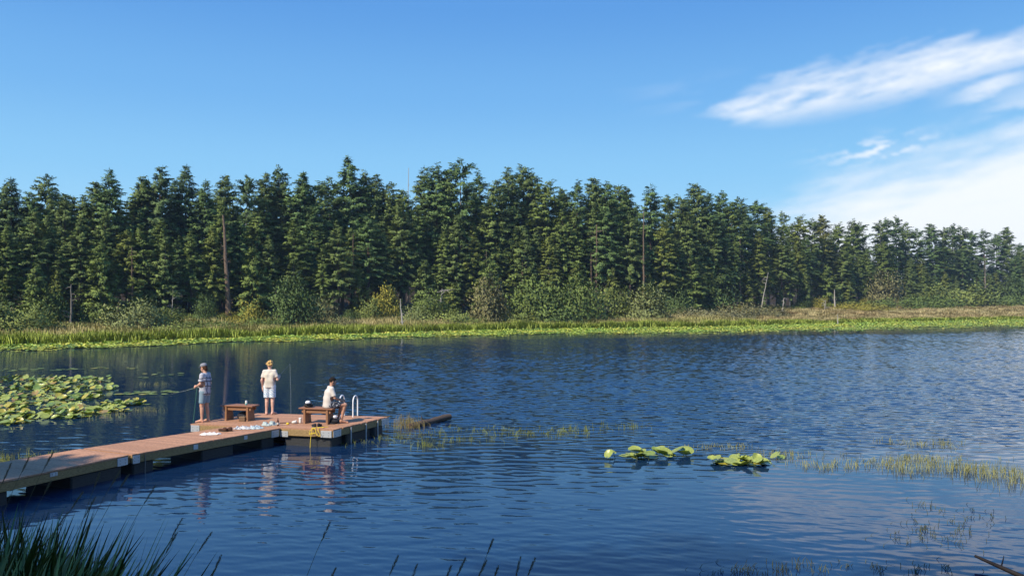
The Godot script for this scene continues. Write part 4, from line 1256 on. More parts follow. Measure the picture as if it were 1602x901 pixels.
# J: joints by name, in the person's own frame (facing -z, right hand +x); "size" scales nothing but the girth
func make_body(o: Node3D, J: Dictionary, skin_col: Color, hair: Dictionary, shirt_col: Callable, shorts_col: Callable) -> void:
	var skin := func(p: Vector3) -> Color: return skin_col
	var head: Vector3 = J.head
	var turn: Basis = J.head_turn
	var body := Field.new(J.lo, J.hi, 0.0145)
	var pelvis: Vector3 = J.pelvis
	var chest: Vector3 = J.chest
	var neck: Vector3 = J.neck
	var across: Vector3 = (J.shoulder_r - J.shoulder_l).normalized()
	var hips: Vector3 = (J.hip_r - J.hip_l).normalized()
	for s in [-1.0, 1.0]:
		body.cap(pelvis + hips * s * 0.055, pelvis.lerp(chest, 0.45) + across * s * 0.045, 0.105, 0.10, 0.06)
		body.cap(pelvis.lerp(chest, 0.45) + across * s * 0.045, chest + across * s * 0.07, 0.10, 0.108, 0.06)
	for s in ["_r", "_l"]:
		body.cap(chest.lerp(neck, 0.5), J["shoulder" + s] - across * (0.03 if s == "_r" else -0.03), 0.058, 0.040, 0.04)
		body.cap(J["shoulder" + s] - across * (0.02 if s == "_r" else -0.02), J["elbow" + s], 0.042, 0.038, 0.02)
		body.cap(J["elbow" + s], J["wrist" + s], 0.039, 0.026, 0.015)
		body.cap(J["elbow" + s].lerp(J["wrist" + s], 0.12), J["elbow" + s].lerp(J["wrist" + s], 0.35), 0.040, 0.036, 0.02)
		body.cap(J["hip" + s], J["knee" + s], 0.088, 0.056, 0.05)
		body.cap(J["knee" + s], J["ankle" + s], 0.053, 0.036, 0.02)
		var back: Vector3 = J["calf_back" + s] if J.has("calf_back" + s) else Vector3(0, 0, 0.02)
		body.cap(J["knee" + s].lerp(J["ankle" + s], 0.2) + back, J["knee" + s].lerp(J["ankle" + s], 0.5) + back * 0.6, 0.047, 0.038, 0.03)
		var ank: Vector3 = J["ankle" + s]
		var toe: Vector3 = J["toe" + s]
		body.cap(Vector3(ank.x, 0.038, ank.z) + (ank - toe).slide(Vector3.UP).normalized() * 0.03, ank, 0.036, 0.036, 0.02)
		body.cap(ank.lerp(toe, 0.25) - Vector3(0, 0.01, 0), Vector3(toe.x, 0.026, toe.z), 0.037, 0.024, 0.03)
		var wide := (toe - ank).slide(Vector3.UP).normalized().cross(Vector3.UP)
		body.cap(Vector3(toe.x, 0.024, toe.z) - wide * 0.022, Vector3(toe.x, 0.024, toe.z) + wide * 0.022, 0.022, 0.022, 0.02)
	body.cap(neck, head - turn * Vector3(0, 0.05, -0.01), 0.054, 0.05, 0.03)
	var g := Geo.new()
	body.mesh(g, skin)
	# the head, on a finer grid
	var hd := Field.new(head - Vector3.ONE * 0.19, head + Vector3.ONE * 0.19, 0.007)
	hd.ell(head + turn * Vector3(0, 0.025, 0.012), Vector3(0.076, 0.092, 0.096), turn, 0.01)
	hd.ell(head + turn * Vector3(0, -0.045, -0.028), Vector3(0.056, 0.068, 0.062), turn, 0.05)
	hd.cap(head + turn * Vector3(0, -0.098, -0.062), head + turn * Vector3(0, -0.092, -0.055), 0.019, 0.022, 0.03)
	hd.cap(head + turn * Vector3(0, 0.012, -0.082), head + turn * Vector3(0, -0.026, -0.106), 0.010, 0.013, 0.014)
	hd.cap(head + turn * Vector3(-0.030, 0.028, -0.075), head + turn * Vector3(0.030, 0.028, -0.075), 0.013, 0.013, 0.02)
	hd.cap(head + turn * Vector3(-0.017, -0.058, -0.078), head + turn * Vector3(0.017, -0.058, -0.078), 0.010, 0.010, 0.014)
	for s in [-1.0, 1.0]:
		hd.ell(head + turn * Vector3(0.076 * s, -0.008, 0.012), Vector3(0.011, 0.032, 0.020), turn, 0.008)
	hd.cap(head - turn * Vector3(0, 0.04, -0.02), neck.lerp(head, 0.2), 0.052, 0.05, 0.03)
	var lips := head + turn * Vector3(0, -0.058, -0.086)
	hd.mesh(g, func(p: Vector3) -> Color: return skin_col.lerp(Color(0.42, 0.15, 0.12), 0.7) if p.distance_to(lips) < 0.016 else skin_col)
	for s in ["_r", "_l"]:
		hand(g, J["wrist" + s], J["hand" + s], J["palm" + s], 1.0 if s == "_l" else -1.0, J["curl" + s], skin)
	put("body", g, M.skin, o)
	for s in [-1.0, 1.0]:
		var eg := Geo.new()
		var ep := head + turn * Vector3(0.030 * s, 0.004, -0.083)
		eg.blob(Transform3D(turn, ep), Vector3(0.012, 0.009, 0.009), 6, 8, Color(0.75, 0.72, 0.70))
		eg.blob(Transform3D(turn, ep + turn * Vector3(0, 0, -0.006)), Vector3(0.006, 0.006, 0.005), 5, 7, Color(0.03, 0.02, 0.015))
		put("eye", eg, M.cloth, o)
	# the shirt
	var sh := Field.new(J.lo, J.hi, 0.0115)
	var puff: float = J.shirt_puff
	for s in [-1.0, 1.0]:
		sh.cap(pelvis + hips * s * 0.058 + Vector3(0, -0.06, 0) * J.upright, pelvis.lerp(chest, 0.45) + across * s * 0.055, 0.118 + puff, 0.112 + puff, 0.05)
		sh.cap(pelvis.lerp(chest, 0.45) + across * s * 0.055, chest + across * s * 0.078, 0.112 + puff, 0.116 + puff * 0.5, 0.05)
	for s in ["_r", "_l"]:
		sh.cap(chest.lerp(neck, 0.68), J["shoulder" + s] - across * (0.02 if s == "_r" else -0.02), 0.072, 0.060, 0.05)
		sh.cap(J["shoulder" + s] - across * (0.015 if s == "_r" else -0.015), J["shoulder" + s].lerp(J["elbow" + s], 0.78), 0.060, 0.066, 0.035)
		# the open end of the sleeve
		var dir: Vector3 = (J["elbow" + s] - J["shoulder" + s]).normalized()
		var endp: Vector3 = J["shoulder" + s].lerp(J["elbow" + s], J.sleeve)
		sh.cut_near(endp, dir, endp + dir * 0.06, 0.13)
	sh.cut(J.hem, J.hem_n)
	sh.cut_near(neck + (neck - chest).normalized() * 0.035, (neck - chest).normalized(), neck + (neck - chest).normalized() * 0.08, 0.12)
	var sg := Geo.new()
	sh.mesh(sg, shirt_col)
	# folds of the cloth
	for k in sg.v.size():
		var p := sg.v[k]
		sg.v[k] = p + sg.n[k] * (fine_noise.get_noise_3d(p.x * 30.0, p.y * 22.0, p.z * 30.0) * 0.010 + sin(p.y * 46.0 + p.x * 25.0) * 0.0025)
	put("shirt", sg, M.cloth, o)
	# the shorts
	var st := Field.new(J.lo, J.hi, 0.0125)
	for s in [-1.0, 1.0]:
		st.cap(pelvis + hips * s * 0.058 - Vector3(0, 0.02, 0), pelvis.lerp(chest, 0.3) + across * s * 0.045, 0.116, 0.108, 0.05)
	for s in ["_r", "_l"]:
		st.cap(J["hip" + s], J["hip" + s].lerp(J["knee" + s], 1.0), 0.108, J.leg_width, 0.04)
		var dir: Vector3 = (J["knee" + s] - J["hip" + s]).normalized()
		var endp: Vector3 = J["hip" + s].lerp(J["knee" + s], J.shorts)
		st.cut_near(endp, dir, endp + dir * 0.09, 0.17)
	var pg := Geo.new()
	st.mesh(pg, shorts_col)
	put("shorts", pg, M.cloth, o)
	# hair
	var hf := Field.new(head - Vector3.ONE * 0.22, head + Vector3.ONE * 0.22, 0.0085)
	match hair.kind:
		"cap":
			hf.ell(head + turn * Vector3(0, 0.012, 0.03), Vector3(0.083, 0.082, 0.088), turn, 0.02)
			hf.ell(head + turn * Vector3(0, -0.055, 0.072), Vector3(0.062, 0.05, 0.04), turn, 0.03)
			hf.cut_near(head + turn * Vector3(0, 0, -0.012), turn * Vector3(0, -0.12, -1).normalized(), head, 0.3)
		"short":
			hf.ell(head + turn * Vector3(0, 0.034, 0.018), Vector3(0.085, 0.094, 0.103), turn, 0.02)
			hf.cut_near(head + turn * Vector3(0, 0.045, -0.055), turn * Vector3(0, -0.75, -0.66).normalized(), head, 0.3)
		"curly":
			hf.ell(head + turn * Vector3(0, 0.034, 0.02), Vector3(0.088, 0.09, 0.102), turn, 0.02)
			hf.cut_near(head + turn * Vector3(0, 0.03, -0.055), turn * Vector3(0, -0.6, -0.8).normalized(), head, 0.3)
			var r := RandomNumberGenerator.new()
			r.seed = 4
			for k in 90:
				var q := Vector3(r.randfn(0, 1), r.randfn(0.35, 0.9), r.randfn(0.3, 1)).normalized()
				if q.z < -0.55 and q.y < 0.5: continue
				if q.y < -0.55: continue
				var p := head + turn * (Vector3(0, 0.036, 0.02) + q * Vector3(0.092, 0.098, 0.104) * r.randf_range(0.95, 1.16))
				hf.cap(p, p + turn * Vector3(r.randfn(0, 0.012), r.randfn(0, 0.012), r.randfn(0, 0.012)), 0.015, 0.011, 0.006)
	var hg := Geo.new()
	var hc: Color = hair.color
	hf.mesh(hg, func(p: Vector3) -> Color: return hc * (0.8 + 0.5 * absf(fine_noise.get_noise_3d(p.x * 160.0, p.y * 160.0, p.z * 160.0))))
	put("hair", hg, M.cloth, o)

func make_people() -> void:
	# 1. the angler with the cap
	var o := thing("person", "standing angler in a grey cap, dark-striped grey tee and blue-grey shorts, barefoot", "person", at(-9.10, 23.80, 0.5), 1.30, "people on the dock")
	var J := {
		lo = Vector3(-0.45, -0.03, -0.5), hi = Vector3(0.45, 1.62, 0.35), pelvis = Vector3(0, 0.94, 0.01), chest = Vector3(0, 1.27, 0.01), neck = Vector3(0, 1.445, 0.015), head = Vector3(0, 1.60, -0.045), head_turn = Basis(Vector3.RIGHT, -0.22),
		shoulder_r = Vector3(0.165, 1.40, 0.01), shoulder_l = Vector3(-0.165, 1.40, 0.01), elbow_r = Vector3(0.215, 1.14, 0.03), elbow_l = Vector3(-0.215, 1.14, 0.0), wrist_r = Vector3(0.10, 1.055, -0.20), wrist_l = Vector3(-0.10, 1.06, -0.22),
		hip_r = Vector3(0.085, 0.90, 0.01), hip_l = Vector3(-0.085, 0.90, 0.01), knee_r = Vector3(0.09, 0.49, 0.0), knee_l = Vector3(-0.10, 0.49, -0.03), ankle_r = Vector3(0.095, 0.085, 0.06), ankle_l = Vector3(-0.11, 0.085, -0.01), toe_r = Vector3(0.11, 0.03, -0.12), toe_l = Vector3(-0.13, 0.03, -0.19),
		hand_r = Vector3(-0.35, 0.0, -1), hand_l = Vector3(0.35, -0.05, -1), palm_r = Vector3(-0.8, -0.5, 0.2), palm_l = Vector3(0.8, -0.5, 0.2), curl_r = 0.75, curl_l = 0.75,
		shirt_puff = 0.012, upright = 1.0, sleeve = 0.72, hem = Vector3(0, 0.80, 0), hem_n = Vector3.DOWN, shorts = 0.80, leg_width = 0.085}
	make_body(o, J, Color(0.55, 0.30, 0.20), {kind = "cap", color = Color(0.085, 0.042, 0.022)},
		func(p: Vector3) -> Color:
			var dark := false
			for h in [0.845, 1.075, 1.215, 1.315]:
				if absf(p.y - h + 0.01 * sin(p.x * 18.0)) < 0.0135: dark = true
			if p.z > -0.04 and absf(absf(p.x) - 0.075 - 0.01 * sin(p.y * 21.0)) < 0.013 and p.y < 1.36: dark = true
			return Color(0.055, 0.06, 0.085) if dark else Color(0.42, 0.42, 0.455),
		func(_p: Vector3) -> Color: return Color(0.20, 0.285, 0.34))
	var head: Vector3 = J.head
	var turn: Basis = J.head_turn
	var cg := Geo.new()
	var ct := Transform3D(turn, head + turn * Vector3(0, 0.052, 0.012))
	var prof := [Vector2(0.092, 0.0), Vector2(0.094, 0.03), Vector2(0.084, 0.062), Vector2(0.058, 0.085), Vector2(0.02, 0.094), Vector2(0.001, 0.095)]
	var fresh := Geo.new()
	fresh.lathe(Vector3.ZERO, prof, 20)
	for k in fresh.v.size(): cg.add(ct * (fresh.v[k] * Vector3(0.95, 1, 1.12)), ct.basis * fresh.n[k], Color(0.23, 0.235, 0.255))
	cg.t = fresh.t
	var cap_o := put("cap", cg, M.cloth, o)
	var bg := Geo.new()
	var n := 12
	for row in 2:
		for k in n + 1:
			var an := lerpf(-1.15, 1.15, float(k) / n)
			for e in 2:
				var rr := 0.096 if e == 0 else 0.096 + 0.07 * cos(an * 1.1)
				bg.add(ct * Vector3(sin(an) * rr * 0.93, 0.012 - 0.006 * row - 0.02 * e * sin(an) * sin(an) - 0.012 * e, -cos(an) * rr * 1.1), ct.basis * (Vector3.UP if row == 0 else Vector3.DOWN), Color(0.09, 0.095, 0.11))
	for row in 2:
		for k in n:
			var i := row * (n + 1) * 2 + k * 2
			bg.t.append_array(PackedInt32Array([i, i + 2, i + 1, i + 1, i + 2, i + 3]))
	put("brim", bg, M.cloth, cap_o)
	fishing_rod("fishing_rod", "light fishing rod held out by the angler in the cap", o.transform * Vector3(0.0, 1.05, -0.16), o.transform * Vector3(-0.05, 0.80, -1.15), Color(0.30, 0.33, 0.22), -1.0)
	var cane := thing("green_cane", "thin green cane reaching from the capped angler's hands down past the dock corner", "cane", at(-9.36, 23.72, 0.0))
	var gg := Geo.new()
	gg.tube([Vector3(-0.09, 0.12, 0.0), Vector3(0.0, 0.85, 0.02), Vector3(0.06, 1.52, 0.0)], [0.007, 0.008, 0.009], 6)
	put("stem", gg, mat(Color(0.05, 0.16, 0.10), 0.5, 0.5), cane)
	# 2. the fair-haired angler
	o = thing("person", "standing blond curly-haired angler seen from behind, cream tee and white-and-blue shorts", "person", at(-7.66, 25.40, 0.5), 0.10, "people on the dock")
	J = {
		lo = Vector3(-0.45, -0.03, -0.45), hi = Vector3(0.45, 1.56, 0.35), pelvis = Vector3(0, 0.92, 0.0), chest = Vector3(0.005, 1.24, 0.0), neck = Vector3(0.0, 1.41, 0.0), head = Vector3(-0.005, 1.555, -0.03), head_turn = Basis(Vector3.UP, 0.35) * Basis(Vector3.RIGHT, -0.12),
		shoulder_r = Vector3(0.17, 1.36, 0.0), shoulder_l = Vector3(-0.17, 1.35, 0.0), elbow_r = Vector3(0.245, 1.10, 0.03), elbow_l = Vector3(-0.235, 1.09, 0.03), wrist_r = Vector3(0.27, 1.17, -0.19), wrist_l = Vector3(-0.225, 0.86, -0.05),
		hip_r = Vector3(0.08, 0.88, 0), hip_l = Vector3(-0.08, 0.88, 0), knee_r = Vector3(0.09, 0.48, -0.01), knee_l = Vector3(-0.085, 0.48, -0.01), ankle_r = Vector3(0.10, 0.085, 0.04), ankle_l = Vector3(-0.09, 0.085, 0.03), toe_r = Vector3(0.18, 0.03, -0.11), toe_l = Vector3(-0.12, 0.03, -0.14),
		hand_r = Vector3(-0.1, 0.35, -1), hand_l = Vector3(0.0, -1, -0.1), palm_r = Vector3(-1, 0.1, 0.1), palm_l = Vector3(1, 0, 0.1), curl_r = 0.75, curl_l = 0.3,
		shirt_puff = 0.008, upright = 1.0, sleeve = 0.70, hem = Vector3(0, 0.855, 0), hem_n = Vector3.DOWN, shorts = 0.86, leg_width = 0.098}
	make_body(o, J, Color(0.60, 0.36, 0.27), {kind = "curly", color = Color(0.62, 0.40, 0.16)},
		func(p: Vector3) -> Color:
			var faint := fine_noise.get_noise_3d(p.x * 40.0, p.y * 26.0, p.z * 40.0) * 0.5 + 0.5
			if p.y < 0.868 and p.x > -0.12: return Color(0.20, 0.13, 0.11)
			return Color(0.60, 0.545, 0.47).lerp(Color(0.60, 0.53, 0.36), clampf(faint * 1.6 - 0.6, 0.0, 1.0) if absf(p.x) < 0.13 and p.y > 1.0 and p.y < 1.32 else 0.0),
		func(p: Vector3) -> Color:
			var w := sin((p.x * 0.8 + p.y) * 85.0 + 4.0 * fine_noise.get_noise_3d(p.x * 22.0, p.y * 22.0, 3.0))
			return Color(0.18, 0.36, 0.55) if w > 0.62 and p.y < 0.80 else Color(0.70, 0.74, 0.76))
	fishing_rod("fishing_rod", "dark fishing rod held forward by the blond angler, its line hanging down", o.transform * Vector3(0.245, 1.20, -0.24), at(-7.55, 27.3, 1.95), Color(0.08, 0.08, 0.07), 0.05)
	# 3. the seated man
	o = thing("person", "dark-haired man in a cream tee sitting on the bench end, barefoot, dark shorts", "person", at(-5.36, 23.53, 0.5), -1.12, "people on the dock")
	J = {
		lo = Vector3(-0.5, -0.03, -0.75), hi = Vector3(0.5, 1.24, 0.35), pelvis = Vector3(0, 0.565, 0.03), chest = Vector3(0, 0.90, -0.02), neck = Vector3(0, 1.075, -0.06), head = Vector3(0.0, 1.225, -0.115), head_turn = Basis(Vector3.RIGHT, -0.18),
		shoulder_r = Vector3(0.185, 1.025, -0.05), shoulder_l = Vector3(-0.185, 1.025, -0.05), elbow_r = Vector3(0.225, 0.765, -0.12), elbow_l = Vector3(-0.225, 0.77, -0.14), wrist_r = Vector3(0.10, 0.665, -0.34), wrist_l = Vector3(-0.06, 0.68, -0.37),
		hip_r = Vector3(0.09, 0.545, -0.01), hip_l = Vector3(-0.09, 0.545, -0.01), knee_r = Vector3(0.13, 0.535, -0.45), knee_l = Vector3(-0.16, 0.53, -0.43), ankle_r = Vector3(0.12, 0.085, -0.33), ankle_l = Vector3(-0.15, 0.085, -0.30), toe_r = Vector3(0.14, 0.03, -0.52), toe_l = Vector3(-0.17, 0.03, -0.48),
		hand_r = Vector3(-0.5, -0.1, -1), hand_l = Vector3(0.4, -0.1, -1), palm_r = Vector3(-0.6, -0.8, 0), palm_l = Vector3(0.6, -0.8, 0), curl_r = 0.5, curl_l = 0.5,
		shirt_puff = 0.02, upright = 0.6, sleeve = 0.80, hem = Vector3(0, 0.475, 0), hem_n = Vector3(0, -1, 0), shorts = 0.62, leg_width = 0.092}
	make_body(o, J, Color(0.46, 0.24, 0.155), {kind = "short", color = Color(0.022, 0.017, 0.014)},
		func(_p: Vector3) -> Color: return Color(0.56, 0.51, 0.465),
		func(p: Vector3) -> Color:
			var w := fine_noise.get_noise_3d(p.x * 70.0, p.y * 70.0, p.z * 70.0)
			return Color(0.55, 0.55, 0.58) if w > 0.22 else Color(0.03, 0.033, 0.045))

func fishing_rod(called: String, label: String, grip: Vector3, tip: Vector3, col: Color, line_to: float) -> void:
	var o := thing(called, label, "fishing rod", grip, 0.0, "fishing rods")
	var dir := (tip - grip).normalized()
	var g := Geo.new()
	g.tube([dir * 0.1, (tip - grip) * 0.5 - Vector3(0, 0.012, 0), tip - grip], [0.006, 0.004, 0.002], 6)
	put("blank", g, mat(col, 0.4, 0.5), o)
	var h := Geo.new()
	h.tube([-dir * 0.24, -dir * 0.22, dir * 0.12], [0.015, 0.014, 0.011], 8)
	put("handle", h, mat(Color(0.55, 0.52, 0.45), 0.8, 0.3), o)
	var rl := Geo.new()
	var sd := dir.cross(Vector3.UP).normalized()
	rl.tube([Vector3(0, -0.055, 0) - sd * 0.025, Vector3(0, -0.055, 0) + sd * 0.025], [0.028, 0.028], 12)
	rl.tube([dir * 0.02, Vector3(0, -0.04, 0)], [0.007, 0.007], 6)
	put("reel", rl, M.dark_steel, o)
	if line_to > -0.5:
		var ln := Geo.new()
		var foot := Vector3(tip.x + 0.03, line_to, tip.z - 0.05)
		ln.tube([tip - grip, (tip + foot) * 0.5 - grip + Vector3(0.012, 0, 0), foot - grip], [0.0022, 0.0022, 0.0022], 4)
		put("line", ln, mat(Color(0.6, 0.62, 0.58), 0.4, 0.5), o)

# ------------------------------------------------------------------ what lies about on the dock
func towel(called: String, label: String, where: Vector3, turn: float, size: Vector2, height: float, col: Callable, seed_: int) -> void:
	# a crumpled cloth: a sheet with folds, thick at the heaped places, lying on the boards
	var o := thing(called, label, "towel", where, turn, "cloths on the dock")
	var nz := FastNoiseLite.new()
	nz.seed = seed_; nz.frequency = 4.5; nz.fractal_octaves = 3
	var g := Geo.new()
	var n := 30
	for j in n + 1:
		for i in n + 1:
			var u := float(i) / n * 2.0 - 1.0
			var v := float(j) / n * 2.0 - 1.0
			var rim := 1.0 + 0.22 * nz.get_noise_2d(u * 0.5 + 9.0, v * 0.5)
			var x := u * size.x * 0.5 * rim * (1.0 - 0.25 * v * v)
			var z := v * size.y * 0.5 * rim
			var edge := clampf(minf(1.0 - absf(u), 1.0 - absf(v)) * 4.0, 0.0, 1.0)
			var y := 0.006 + height * edge * clampf(0.45 + 0.9 * nz.get_noise_2d(x * 1.6, z * 1.6) + 0.35 * absf(nz.get_noise_2d(x * 4.0 + 5.0, z * 4.0)), 0.02, 1.0)
			g.add(Vector3(x, y, z), Vector3.ZERO, col.call(x, z))
	for j in n:
		for i in n:
			var a := j * (n + 1) + i
			for tr in [[a, a + 1, a + n + 1], [a + 1, a + n + 2, a + n + 1]]:
				g.t.append(tr[0]); g.t.append(tr[1]); g.t.append(tr[2])
				var nn := (g.v[tr[2]] - g.v[tr[0]]).cross(g.v[tr[1]] - g.v[tr[0]])
				for q in tr: g.n[q] += nn
	for k in g.n.size(): g.n[k] = g.n[k].normalized()
	put("cloth", g, M.cloth, o)

func shoe(called: String, label: String, where: Vector3, turn: float, upper: Color, sole: Color, group: String) -> void:
	var o := thing(called, label, "shoe", where, turn, group)
	var f := Field.new(Vector3(-0.09, -0.01, -0.19), Vector3(0.09, 0.15, 0.17), 0.008)
	f.ell(Vector3(0, 0.045, -0.07), Vector3(0.045, 0.035, 0.085), Basis.IDENTITY, 0.02)
	f.ell(Vector3(0, 0.055, 0.06), Vector3(0.040, 0.05, 0.075), Basis.IDENTITY, 0.03)
	f.ell(Vector3(0, 0.09, 0.07), Vector3(0.034, 0.03, 0.055), Basis.IDENTITY, 0.02)
	f.cut(Vector3(0, 0.105, 0), Vector3(0, 1, -0.25).normalized())
	f.cut(Vector3(0, 0.018, 0), Vector3.DOWN)
	var g := Geo.new()
	f.mesh(g, func(_p: Vector3) -> Color: return upper)
	put("upper", g, M.cloth, o)
	var s := Geo.new()
	var foot := []
	for k in 14:
		var an := TAU * k / 14
		foot.append(Vector2(cos(an) * (0.044 if sin(an) < 0 else 0.038), sin(an) * 0.145))
	s.prism(foot, 0.0, 0.022, sole)
	put("sole", s, M.cloth, o)

func make_belongings() -> void:
	M.gloss = mat(Color.WHITE, 0.3, 0.5, true)
	var print_ := func(x: float, z: float) -> Color:
		var w := fine_noise.get_noise_2d(x * 34.0, z * 34.0) + 0.5 * fine_noise.get_noise_2d(x * 90.0, z * 60.0)
		return Color(0.06, 0.07, 0.11) if w > 0.24 else (Color(0.40, 0.52, 0.55) if x > 0.1 and w < 0.1 else Color(0.52, 0.53, 0.54))
	towel("towel", "long crumpled white towel with dark print in the middle of the gangway", at(-7.42, 22.62, 0.5), 0.12, Vector2(0.80, 0.30), 0.08, print_, 1)
	towel("towel", "heaped grey-green towel with dark print beside the brown bottle", at(-6.98, 23.25, 0.503), 0.75, Vector2(0.5, 0.28), 0.10, func(x: float, z: float) -> Color:
		var w := fine_noise.get_noise_2d(x * 50.0 + 8.0, z * 50.0)
		return Color(0.05, 0.055, 0.07) if w > 0.27 and x > 0.0 else Color(0.36, 0.42, 0.41), 2)
	towel("white_cloth", "small plain white cloth lying flat on the gangway", at(-8.10, 21.62, 0.499), 0.2, Vector2(0.52, 0.22), 0.06, func(_x: float, _z: float) -> Color: return Color(0.72, 0.70, 0.68), 3)
	for k in 2:
		shoe("brown_shoe", ["dark brown shoe lying between the towels, the left one of the pair", "dark brown shoe lying between the towels, the right one of the pair"][k], at(-7.96 + 0.12 * k, 22.14 + 0.03 * k, 0.499), 1.2 + 0.5 * k, Color(0.075, 0.04, 0.03), Color(0.05, 0.04, 0.035), "brown shoes")
		shoe("black_shoe", ["black shoe at the front edge by the yellow rope, left one of the pair", "black shoe at the front edge by the yellow rope, right one of the pair"][k], at(-5.62 + 0.14 * k, 22.84 + 0.05 * k, 0.502), 0.6 - 0.7 * k, Color(0.025, 0.025, 0.03), Color(0.14, 0.14, 0.15), "black shoes")
		shoe("white_shoe", ["white shoe beyond the seated man's feet, nearer one", "white shoe beyond the seated man's feet, farther one"][k], at(-5.42 + 0.1 * k, 24.35 + 0.14 * k, 0.502), 2.2, Color(0.72, 0.72, 0.72), Color(0.6, 0.6, 0.6), "white shoes")
	# bottle
	var o := thing("bottle", "brown glass bottle standing beside the heaped towel", "bottle", at(-6.72, 23.08, 0.5))
	var g := Geo.new()
	g.lathe(Vector3.ZERO, [Vector2(0.0, 0.0), Vector2(0.029, 0.002), Vector2(0.031, 0.008), Vector2(0.031, 0.135), Vector2(0.026, 0.158), Vector2(0.014, 0.185), Vector2(0.0125, 0.222), Vector2(0.0135, 0.23), Vector2(0.0, 0.231)], 16, Color(0.075, 0.025, 0.012))
	var body := put("body", g, M.gloss, o)
	var lb := Geo.new()
	lb.lathe(Vector3(0, 0.045, 0), [Vector2(0.0318, 0.0), Vector2(0.0318, 0.062)], 16, Color(0.5, 0.46, 0.42))
	put("paper_label", lb, M.cloth, body)
	# can on the bench
	o = thing("drink_can", "white and green drink can standing on the left bench", "can", at(-7.98, 24.14, 0.965))
	g = Geo.new()
	g.lathe(Vector3.ZERO, [Vector2(0.0, 0.006), Vector2(0.024, 0.0), Vector2(0.032, 0.01), Vector2(0.033, 0.05)], 18, Color(0.15, 0.45, 0.42))
	g.lathe(Vector3.ZERO, [Vector2(0.033, 0.05), Vector2(0.033, 0.118)], 18, Color(0.75, 0.76, 0.68))
	put("body", g, M.gloss, o)
	g = Geo.new()
	g.lathe(Vector3.ZERO, [Vector2(0.033, 0.118), Vector2(0.027, 0.13), Vector2(0.0265, 0.133), Vector2(0.024, 0.129), Vector2(0.0, 0.128)], 18)
	put("top", g, M.steel, o)
	# a tub and a cup by the right bench
	o = thing("white_tub", "white lidded tub standing at the left leg of the right bench", "tub", at(-6.22, 23.62, 0.5))
	g = Geo.new()
	g.lathe(Vector3.ZERO, [Vector2(0.0, 0.001), Vector2(0.036, 0.0), Vector2(0.04, 0.02), Vector2(0.042, 0.14)], 18, Color(0.68, 0.68, 0.66))
	put("body", g, M.gloss, o)
	g = Geo.new()
	g.lathe(Vector3(0, 0.14, 0), [Vector2(0.044, 0.0), Vector2(0.045, 0.016), Vector2(0.03, 0.02), Vector2(0.0, 0.021)], 18, Color(0.74, 0.74, 0.74))
	put("lid", g, M.gloss, o)
	o = thing("paper_bag", "small crumpled white bag left of the lidded tub", "bag", at(-6.36, 23.50, 0.5))
	var f := Field.new(Vector3(-0.12, -0.01, -0.1), Vector3(0.12, 0.14, 0.1), 0.009)
	f.ell(Vector3(0, 0.045, 0), Vector3(0.075, 0.045, 0.05), Basis(Vector3.UP, 0.4), 0.02)
	f.cap(Vector3(0.03, 0.06, 0), Vector3(0.06, 0.10, 0.01), 0.022, 0.012, 0.02)
	f.cut(Vector3(0, 0.001, 0), Vector3.DOWN)
	g = Geo.new()
	f.mesh(g, func(_p: Vector3) -> Color: return Color(0.62, 0.60, 0.55))
	for k in g.v.size(): g.v[k] += g.n[k] * 0.009 * fine_noise.get_noise_3d(g.v[k].x * 60.0, g.v[k].y * 60.0, g.v[k].z * 60.0)
	put("bag", g, M.cloth, o)
	# yellow float with its board
	o = thing("yellow_bobber", "small bright yellow bobber lying right of the brown bottle", "bobber", at(-6.50, 23.30, 0.5))
	g = Geo.new()
	g.blob(Transform3D(Basis.IDENTITY, Vector3(0.0, 0.033, 0)), Vector3(0.042, 0.033, 0.036), 8, 12, Color(0.75, 0.52, 0.02))
	put("body", g, M.gloss, o)
	g = Geo.new()
	g.tube([Vector3(-0.04, 0.02, 0.01), Vector3(-0.13, 0.012, 0.03)], [0.008, 0.006], 6, Color(0.6, 0.5, 0.35))
	put("stem", g, M.cloth, o)
	# the stick on the boards
	o = thing("wooden_stick", "thin dark stick lying on the boards between bottle and tub", "stick", at(-6.5, 23.62, 0.512))
	g = Geo.new()
	g.tube([Vector3(-0.32, 0.0, 0.06), Vector3(0.0, 0.003, 0.0), Vector3(0.28, 0.0, -0.03)], [0.011, 0.012, 0.01], 6)
	put("stick", g, mat(Color(0.08, 0.05, 0.035), 0.8, 0.3), o)
	# rope over the front edge
	o = thing("yellow_rope", "tangled yellow rope hanging over the front edge of the platform", "rope", at(-5.52, 22.56, 0.5))
	var rm := mat(Color(0.66, 0.48, 0.05), 0.7, 0.3)
	var loops := [
		[Vector3(0.3, 0.012, -0.3), Vector3(0.15, 0.02, -0.2), Vector3(0.22, 0.03, -0.08), Vector3(0.02, 0.025, -0.1), Vector3(-0.1, 0.02, 0.0), Vector3(0.0, 0.02, 0.08), Vector3(0.05, -0.06, 0.135), Vector3(-0.05, -0.12, 0.135), Vector3(-0.13, -0.1, 0.125), Vector3(-0.1, -0.02, 0.115), Vector3(0.02, 0.03, 0.06)],
		[Vector3(0.05, 0.014, -0.05), Vector3(0.1, 0.03, 0.06), Vector3(0.12, -0.04, 0.16), Vector3(0.18, -0.14, 0.165), Vector3(0.13, -0.17, 0.16), Vector3(0.02, -0.09, 0.145), Vector3(-0.14, -0.13, 0.13)],
		[Vector3(-0.08, 0.012, 0.02), Vector3(-0.06, 0.0, 0.12), Vector3(-0.09, -0.2, 0.13), Vector3(-0.1, -0.42, 0.15), Vector3(-0.1, -0.58, 0.17)]]
